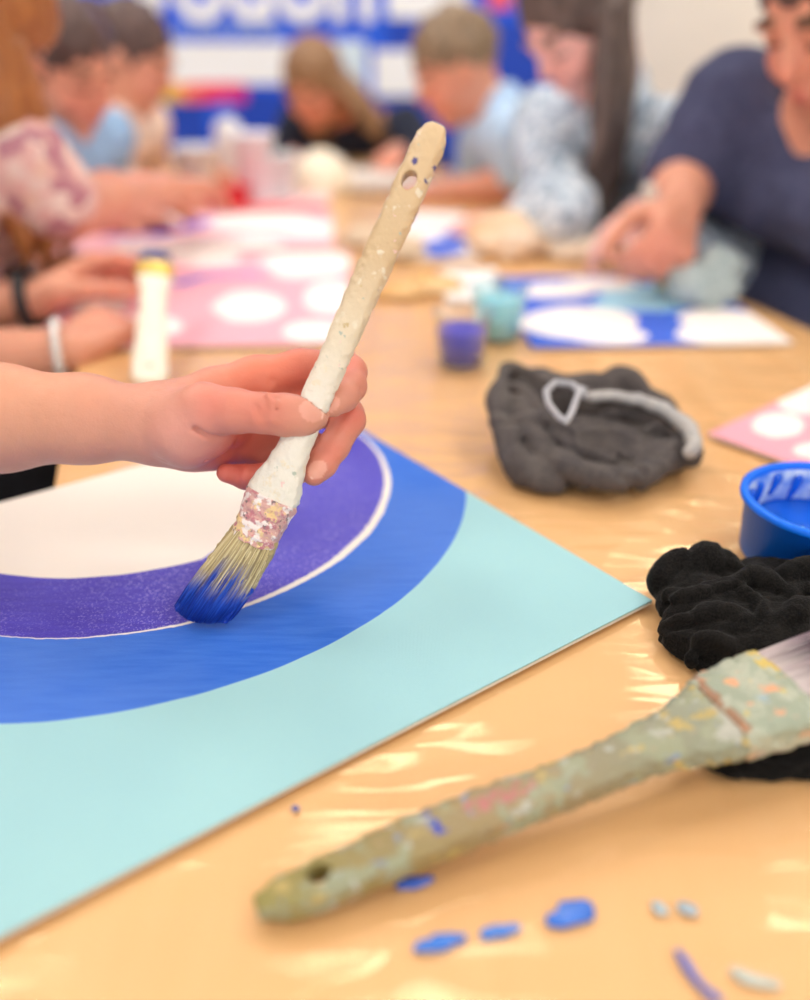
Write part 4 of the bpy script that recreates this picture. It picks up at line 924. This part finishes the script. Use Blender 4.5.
spots=[(C(250,440,.49),.022,rd2,.7),(C(240,465,.49),.018,rd,.6),(C(300,380,.497),.024,rd,.65),(C(345,372,.49),.014,rd,.5),(C(350,415,.49),.013,rd,.6),(C(330,455,.478),.012,rd,.45),(C(215,405,.456),.014,rd,.45),(C(262,412,.45),.016,rd,.40),(C(225,470,.485),.015,rd,.7),(C(314,478,.472),.008,rd2,.3),(C(190,440,.465),.025,lin(214,150,150),.35),(C(255,370,.49),.03,lin(240,140,105),.5),(C(255,400,.50),.02,lin(220,100,80),.4),(C(20,370,.49),.06,lin(226,168,125),.4)]
cc=skincol(vs,np.array(lin(206,144,124)),spots)
for p,d,ln,wd in NAILS:
    d=nrm(d); q=vs-p; al=q@d; pr=np.linalg.norm(q-np.outer(al,d),axis=1); m=(np.sqrt((al/ln)**2+(pr/wd)**2)<1); cc[m]=lin(222,160,142)
    m2=m&(al>ln*.72); cc[m2]=lin(234,192,176)
mesh('body',vs,fs,SKIN,t1,cols=cc)
s=SDF(V(-1.1,-.2,.40),V(-.3,.66,1.1),.007); torso(s,pelv1,neck1-V(0,0,.14),sd1,fac1,.86,extra=.022); s.cone(neck1-V(0,0,.075)-sd1*.11,neck1-V(0,0,.075)+sd1*.11,.066,.066,k=.04)
for a,b in ((sh1,el1),(sr,er)): s.chain([a,a*.4+b*.6],[.064,.058],.03)
s.cone(neck1-V(0,0,.07),neck1-V(0,0,.01),.068,.06,k=.02); s.warp(.006,14,3); s.warp(.003,30,2,True); s.cone(neck1+V(0,0,.03),head1,.052,.06,k=.004,cut=True)
vs,fs=s.mesh(); mesh('shirt',vs,fs,GREYC,t1)
s=SDF(V(-1.05,-.1,0),V(-.2,.6,.72),.009); s.cone(pelv1-sd1*.075,pelv1+sd1*.075,.138,.138,k=.03)
for q in kn1: s.chain([q[0],q[1],q[2]+V(0,0,.02)],[.10,.074,.058],.02)
vs,fs=s.mesh(); mesh('trousers',vs,fs,BLACKC,t1)
s=SDF(V(-1.05,-.1,-.002),V(-.1,.6,.2),.007)
for q in kn1: s.cone(q[2]-V(0,0,.035)-fac1*.03,q[3]+V(0,0,.004),.043,.036,k=.01)
s.floor(0); vs,fs=s.mesh(); mesh('shoes',vs,fs,shoem,t1)
hair_bun(t1,head1,fh,sh_,uh,1,HM,neck1,.0065)

# painter 2: braceleted right hand with a brush, watch on the left wrist
w2=W(64,352,.86); wl=W(34,300,1.0)
def seated(px_head, py_head, Y, fac, back=.20, drop=.16, fwd=.07):
    h=W(px_head,py_head,Y); fac=nrm(V(fac[0],fac[1],0)); neck=h-fac*fwd-V(0,0,drop); return h, neck, V((neck-fac*back)[0],(neck-fac*back)[1],.53), fac
fac2=nrm(V(1,.05,0))
t2,b2,A2=seg_person('person at the left edge with a silver bracelet and a dark wrist watch', V(-.86,.84,.53),V(-.70,.85,1.0),V(-.63,.85,1.15),V(.7,.05,-.7),fac2,
   [(-1,None,W(-170,372,.80),w2,W(118,322,.93)-w2,V(.1,.55,-.75),V(.2,.3,.9),.62,True),(1,None,W(-130,320,.98),wl,W(70,280,1.03)-wl,V(.1,-.5,-.8),V(.2,-.4,.8),.45,True)],
   shirtm=BLACKC, shirt='short', troum=BLACKC, hair=hair_bun, hairm=HD, r=.96, vox=.005)
def ring(name,c,ax_,r,tr,m,par,n=20,beads=True):
    a=nrm(ax_); u=nrm(np.cross(a,V(0,0,1))); v=np.cross(a,u); s=SDF(V(*c)-r-.02,V(*c)+r+.02,.0016)
    for k in range(n):
        p=c+(u*math.cos(2*math.pi*k/n)+v*math.sin(2*math.pi*k/n))*r; q=c+(u*math.cos(2*math.pi*(k+1)/n)+v*math.sin(2*math.pi*(k+1)/n))*r
        if beads: s.ell(p,(tr,tr,tr),k=.001)
        s.cone(p,q,tr*(.5 if beads else 1),k=.001)
    vs,fs=s.mesh(); return mesh(name,vs,fs,m,par)
el=A2[0][2]; d=nrm(w2-el); ring('bracelet',w2-d*.004,d,.031,.0052,mat('silver_beads',(.85,.85,.84),.25,Metallic=.5),t2)['label']='silvery bead bracelet'
el=A2[1][2]; d=nrm(wl-el); ring('watch_strap',wl-d*.006,d,.031,.0068,mat('black_rubber',(.02,.02,.025),.5),t2,beads=False)['label']='dark wrist watch strap'
strap=[o for o in t2.children if o.name.startswith('watch_strap')][0]; uu=nrm(np.cross(d,V(0,1,0))); uu = uu if uu[2]>0 else -uu; vv_=np.cross(d,uu)
mb=MB(); mb.obox(wl-d*.006+uu*.036, d, vv_, uu, .016,.014,.005); mb.build('watch_face', mat('watch_glass',(.01,.01,.012),.15), strap)
# the brush in that hand
def simplebrush(label, tip, end, hm, bm_, fm, wid=.010, fl=.22, view=None):
    ax_=nrm(end-tip); L=np.linalg.norm(end-tip); vw=nrm(tip-CAM); w_=nrm(np.cross(ax_,vw)); t_=nrm(np.cross(ax_,w_)); t=thing('paintbrush',label,'paintbrush',tip)
    a,b=L*.12,L*.24
    vs,fs,Lc=plate(tip,ax_,w_,t_,[(b-.002,wid*1.15,0),(b+.02,wid*.85,0),(L*.5,wid*.8,0),(L*.8,wid,0),(L*.96,wid*1.0,0),(L,wid*.5,0)],lambda x:.0055,.0012,hole=(L*.90,0,.003,1.1)); mesh('handle',vs,fs,hm,t,cols=np.tile(lin(240,232,214),(len(vs),1)))
    vs,fs,Lc=plate(tip,ax_,w_,t_,[(a,wid*1.2,0),(b,wid*1.15,0)],lambda x:.0062,.0012); mesh('ferrule',vs,fs,fm,t,cols=np.tile(lin(200,170,90),(len(vs),1)))
    vs,fs,Lc=plate(tip,ax_,w_,t_,[(0,wid*.5,0),(a*.3,wid*.9,0),(a+.002,wid*1.1,0)],lambda x:float(np.interp(x,[0,a],[.002,.0055])),.001); mesh('bristles',vs,fs,bm_,t)
    return t
hm2=crust('ivory_handle',[(lin(236,226,205),.6,90),(lin(205,190,160),.7,150)])
simplebrush('ivory-handled brush held by the hand with the bead bracelet', W(156,250,.975), W(149,385,.765), hm2, mat('blue_bristle',lin(44,52,120),.5), mat('brass',lin(205,170,80),.3,Metallic=.6), wid=.0165)

# painter 3: floral top, chestnut hair
h=W(-34,24,1.12)
seg_person('person in a pink floral top with long chestnut hair, forearm across the table', V(h[0]-.16,h[1]+.02,.53),h+V(-.05,.01,-.12),h,V(.55,.35,-.75),(1,.15),
   [(-1,W(20,165,1.08),W(62,208,1.10),W(165,188,1.38),V(.35,.55,-.05),V(0,0,-1),V(-.3,1,0),.35,True),(1,None,None,W(110,215,1.5),V(.8,.3,-.1),V(0,0,-1),V(.2,-1,0),.4,True)],
   shirtm=FLORAL, shirt='short', troum=BLACKC, hair=hair_long(.26,60,.01,.3), hairm=HB, r=.95)
# painter 4: denim shirt, dark hair
h=W(66,66,1.60)
seg_person('person in a pale denim shirt with dark pulled-back hair, bowed low behind the floral top', V(h[0]-.06,h[1]+.06,.53),W(70,106,1.68),h,V(.72,-.45,-.45),(1,-.05),
   [(-1,None,None,W(150,196,1.72),V(.9,0,-.1),V(0,0,-1),V(.1,1,0),.4,True),(1,None,None,W(175,185,1.9),V(.8,-.2,-.1),V(0,0,-1),V(0,-1,0),.4,True)],
   shirtm=DENIMC, shirt='elbow', troum=DARKC, hair=hair_bun, hairm=HD, r=.90)
# painter 5: beige top
h=W(133,58,2.02)
seg_person('person in a beige top at the far left, dark hair tied back', V(h[0]-.12,h[1]+.03,.53),W(117,100,2.03),h,V(.85,-.1,-.42),(1,-.08),
   [(-1,None,None,W(190,172,2.05),V(.9,.1,-.1),V(0,0,-1),V(.1,1,0),.4,True),(1,None,None,W(215,168,2.25),V(.8,-.2,-.1),V(0,0,-1),V(0,-1,0),.4,True)],
   shirtm=BEIGEC, shirt='short', troum=DARKC, hair=hair_bun, hairm=HD, r=.90)
# painter 6: dark top at the far end
h=W(314,84,2.42)
seg_person('person in a dark hoodie at the head of the table, brown hair, head bowed', V(h[0]+.10,h[1]+.20,.53),W(352,100,2.54),h,V(-.3,-.72,-.55),(-.05,-1),
   [(-1,None,None,W(292,158,2.34),V(.2,-.9,-.1),V(0,0,-1),V(1,0,0),.5,True),(1,None,None,W(398,152,2.30),V(-.3,-.9,-.1),V(0,0,-1),V(-1,0,0),.5,True)],
   shirtm=DARKC, shirt='long', troum=DARKC, hair=hair_long(.16,40,.008,.6,(-1.9,1.9),(.10,.05,0)), hairm=HM, r=.88)
# painter 7: boy in light blue
h=W(455,68,1.92)
seg_person('boy in a light blue t-shirt with short brown hair, looking down at his painting', V(h[0]+.22,h[1]+.08,.53),W(500,96,1.94),h,V(-.82,-.18,-.45),(-1,-.1),
   [(1,None,W(524,182,1.80),W(448,192,1.84),V(-.95,.1,-.05),V(0,0,-1),V(0,1,0),.4,True),(-1,None,None,W(410,175,2.1),V(-.9,.1,-.1),V(0,0,-1),V(0,-1,0),.4,True)],
   shirtm=SKYC, shirt='short', troum=DARKC, hair=hair_short, hairm=HL, r=.90)
# painter 8: long dark hair
h=W(580,18,1.50)
seg_person('woman with long dark wavy hair in a pale blue mottled top', V(.46,1.60,.53),W(618,84,1.55),h,V(-.66,-.32,-.68),(-.75,-.6),
   [(-1,None,W(562,215,1.36),W(520,222,1.46),V(-.9,.2,-.05),V(0,0,-1),V(0,1,0),.4,True),(1,None,None,W(640,215,1.27),V(-.05,-.75,-.55),V(-.6,0,-.8),V(-.9,0,.3),.35,True)],
   shirtm=MOTTLE, shirt='long', troum=BLACKC, hair=hair_long(.36,44,.016,.9,(-1.7,.4)), hairm=HX, r=.95, skin=np.array(lin(246,198,190)))
# painter 9: navy shirt at right
h=W(846,-2,1.10)
seg_person('person in a navy t-shirt at the right edge of the frame, painting clouds', V(.66,1.27,.53),h+V(.03,.11,-.15),h,V(-.70,-.35,-.55),(-1,-.25),
   [(-1,W(735,105,1.26),W(682,178,1.26),W(680,212,1.15),W(668,262,1.04)-W(680,212,1.15),V(-.6,.3,-.6),V(-.7,-.5,.2),.75,True),(1,None,None,V(.62,.92,.62),V(-.3,-.6,-.2),V(0,0,-1),V(0,1,0),.4,True)],
   shirtm=NAVYC, shirt='upto', troum=BLACKC, hair=hair_short, hairm=HD, r=1.03)
simplebrush('thin brush with a yellow tip held by the painter in navy', at(662,288,HC+.001), W(648,182,1.14), crust('grey_handle',[(lin(205,200,195),.5,90)]), mat('yellow_bristle',lin(238,222,150),.5), mat('yellow_ferrule',lin(232,214,140),.4), wid=.009)

# stools under the painters
seatm=mat('stool_seat_wood',lin(206,160,110),.5,var=.1,vs=12)
def stool(x,y):
    t=thing('stool','low round wooden stool with steel legs under a seated painter','stool',(x,y,0),'stools around the table')
    MB().lathe([(.0005,.40),(.15,.40),(.155,.404),(.155,.418),(.15,.422),(.0005,.422)],(x,y,0),32).build('seat',seatm,t,smooth=False)
    for k in range(4):
        a=math.pi/4+k*math.pi/2; MB().tube([(x+.16*math.cos(a),y+.16*math.sin(a),0),(x+.11*math.cos(a),y+.11*math.sin(a),.40)],.010,8).build('leg',steel,t,smooth=True)
    return t
seats=[(o.location.x,o.location.y) for o in list(COL.objects) if o.get('category')=='person']
st0=stool(*seats[0])
for (x,y) in seats[1:]:
    c=st0.copy(); COL.objects.link(c); c.location=(x,y,0)
    for ch in list(st0.children): d=ch.copy(); COL.objects.link(d); d.parent=c

# ------------------------------------------------------------------ blue exhibition wall
YB=3.3
def bp(px,py,dy=0): return W(px,py,YB-dy)
BLUEW=mat('banner_blue',lin(6,92,238),.6,var=.03,vs=3); NAVYW=mat('panel_navy',lin(4,64,186),.6); BRIGHT=mat('post_blue',lin(16,92,232),.5); WHITEW=mat('print_white',lin(246,248,252),.6); LILAC=mat('print_lilac',lin(160,186,240),.6)
t=thing('banner_wall','bright blue exhibition wall with white lettering behind the painters','banner wall',(bp(250,0)[0],YB,0))
xl,xr=bp(-150,50)[0],bp(560,50)[0]
MB().box((xl,YB,.0),(xr,YB+.03,2.1)).build('backing_panel',BLUEW,t)
def pan(name,x0,y0,x1,y1,m,dy=.008,th=.006):
    a=W(x0,y1,YB); b=W(x1,y0,YB); mb=MB(); mb.box((a[0],YB-dy-th,a[2]),(b[0],YB-dy,b[2])); return mb.build(name,m,t)
pan('lower_panel',-150,104,213,175,NAVYW,0); pan('lower_panel',237,92,382,175,NAVYW,0); pan('lower_panel',382,22,560,175,NAVYW,0); pan('post',213,104,237,175,BRIGHT,0,.02); pan('post',368,-120,386,50,BRIGHT,0,.015)
pan('printed_panel',146,42,292,84,WHITEW,.0,.008); pan('printed_panel',292,56,330,84,LILAC,.0,.007)
pan('notice_sheet',322,40,366,92,mat('notice_pale',lin(216,234,248),.6),.006,.006); pan('notice_sheet',374,50,432,96,WHITEW,.006,.006); pan('notice_sheet',372,-60,470,18,WHITEW,.006,.006)
g=G('rainbow_strip'); tc=g.n('ShaderNodeTexCoord').outputs['Generated']; sx=g.n('ShaderNodeSeparateXYZ',i0=tc).outputs[0]; cr=g.n('ShaderNodeValToRGB',i0=sx).color_ramp
cr.elements[0].color=(*lin(240,226,60),1); cr.elements[1].color=(*lin(214,20,140),1); 
for p_,c_ in ((.2,(246,216,60)),(.4,(248,120,90)),(.6,(246,60,90)),(.8,(236,30,110))): e=cr.elements.new(p_); e.color=(*lin(*c_),1)
RB=g.bsdf(**{'Base__Color':g.t.nodes['Color Ramp'].outputs[0],'Roughness':.6}); pan('rainbow_strip',150,83,246,102,RB,.006,.006)
pan('notice_sheet',487,-20,512,9,mat('coral_print',lin(244,96,120),.6),.006,.006); pan('notice_sheet',515,-20,545,4,LILAC,.006,.006)
# lettering
def text(body,px,py,size,m,name='lettering',font_off=.06,sx=1):
    cu=bpy.data.curves.new('t','FONT'); cu.body=body; cu.size=size; cu.extrude=.002; cu.offset=font_off*size*.5; cu.resolution_u=4
    o=bpy.data.objects.new('t',cu); COL.objects.link(o); dg=bpy.context.evaluated_depsgraph_get(); me=bpy.data.meshes.new_from_object(o.evaluated_get(dg)); bpy.data.objects.remove(o)
    p=bp(px,py); vs=np.array([v.co for v in me.vertices]); w=np.stack([p[0]+vs[:,0]*sx, YB-.018-vs[:,2], p[2]+vs[:,1]],1); fs=[list(q.vertices) for q in me.polygons]
    return mesh(name,w,fs,m,t,smooth=False)
text('vouon',135,18,.34,WHITEW,sx=.93); text('uuouoe',165,37,.075,LILAC,sx=1.7,font_off=.02)

# ------------------------------------------------------------------ light, world, camera
w=bpy.data.worlds.new('World'); scn.world=w; w.use_nodes=True; bg=w.node_tree.nodes['Background']; bg.inputs[0].default_value=(1,.98,.96,1); bg.inputs[1].default_value=1.6
def area(name,loc,rot,sx,sy,e,col):
    l=bpy.data.lights.new(name,'AREA'); l.shape='RECTANGLE'; l.size=sx; l.size_y=sy; l.energy=e; l.color=col; o=bpy.data.objects.new(name,l); o.location=loc; o.rotation_euler=rot; COL.objects.link(o); return o
cd=bpy.data.cameras.new('camera'); co=bpy.data.objects.new('camera',cd); COL.objects.link(co); co.location=tuple(CAM); co.rotation_euler=(math.pi/2-PITCH,0,0)
cd.sensor_fit='HORIZONTAL'; cd.sensor_width=36; cd.lens=F/810*36; cd.clip_start=.02; cd.dof.use_dof=True; cd.dof.focus_distance=.478; cd.dof.aperture_fstop=2.4
scn.camera=co
vsn=scn.view_settings; vsn.view_transform='Standard'; vsn.look='None'; vsn.gamma=1; vsn.use_curve_mapping=False; vsn.exposure=0.05
scn.cycles.max_bounces=8; scn.cycles.transparent_max_bounces=16; scn.cycles.use_denoising=True; scn.cycles.caustics_reflective=False; scn.cycles.caustics_refractive=False; scn.cycles.sample_clamp_indirect=6
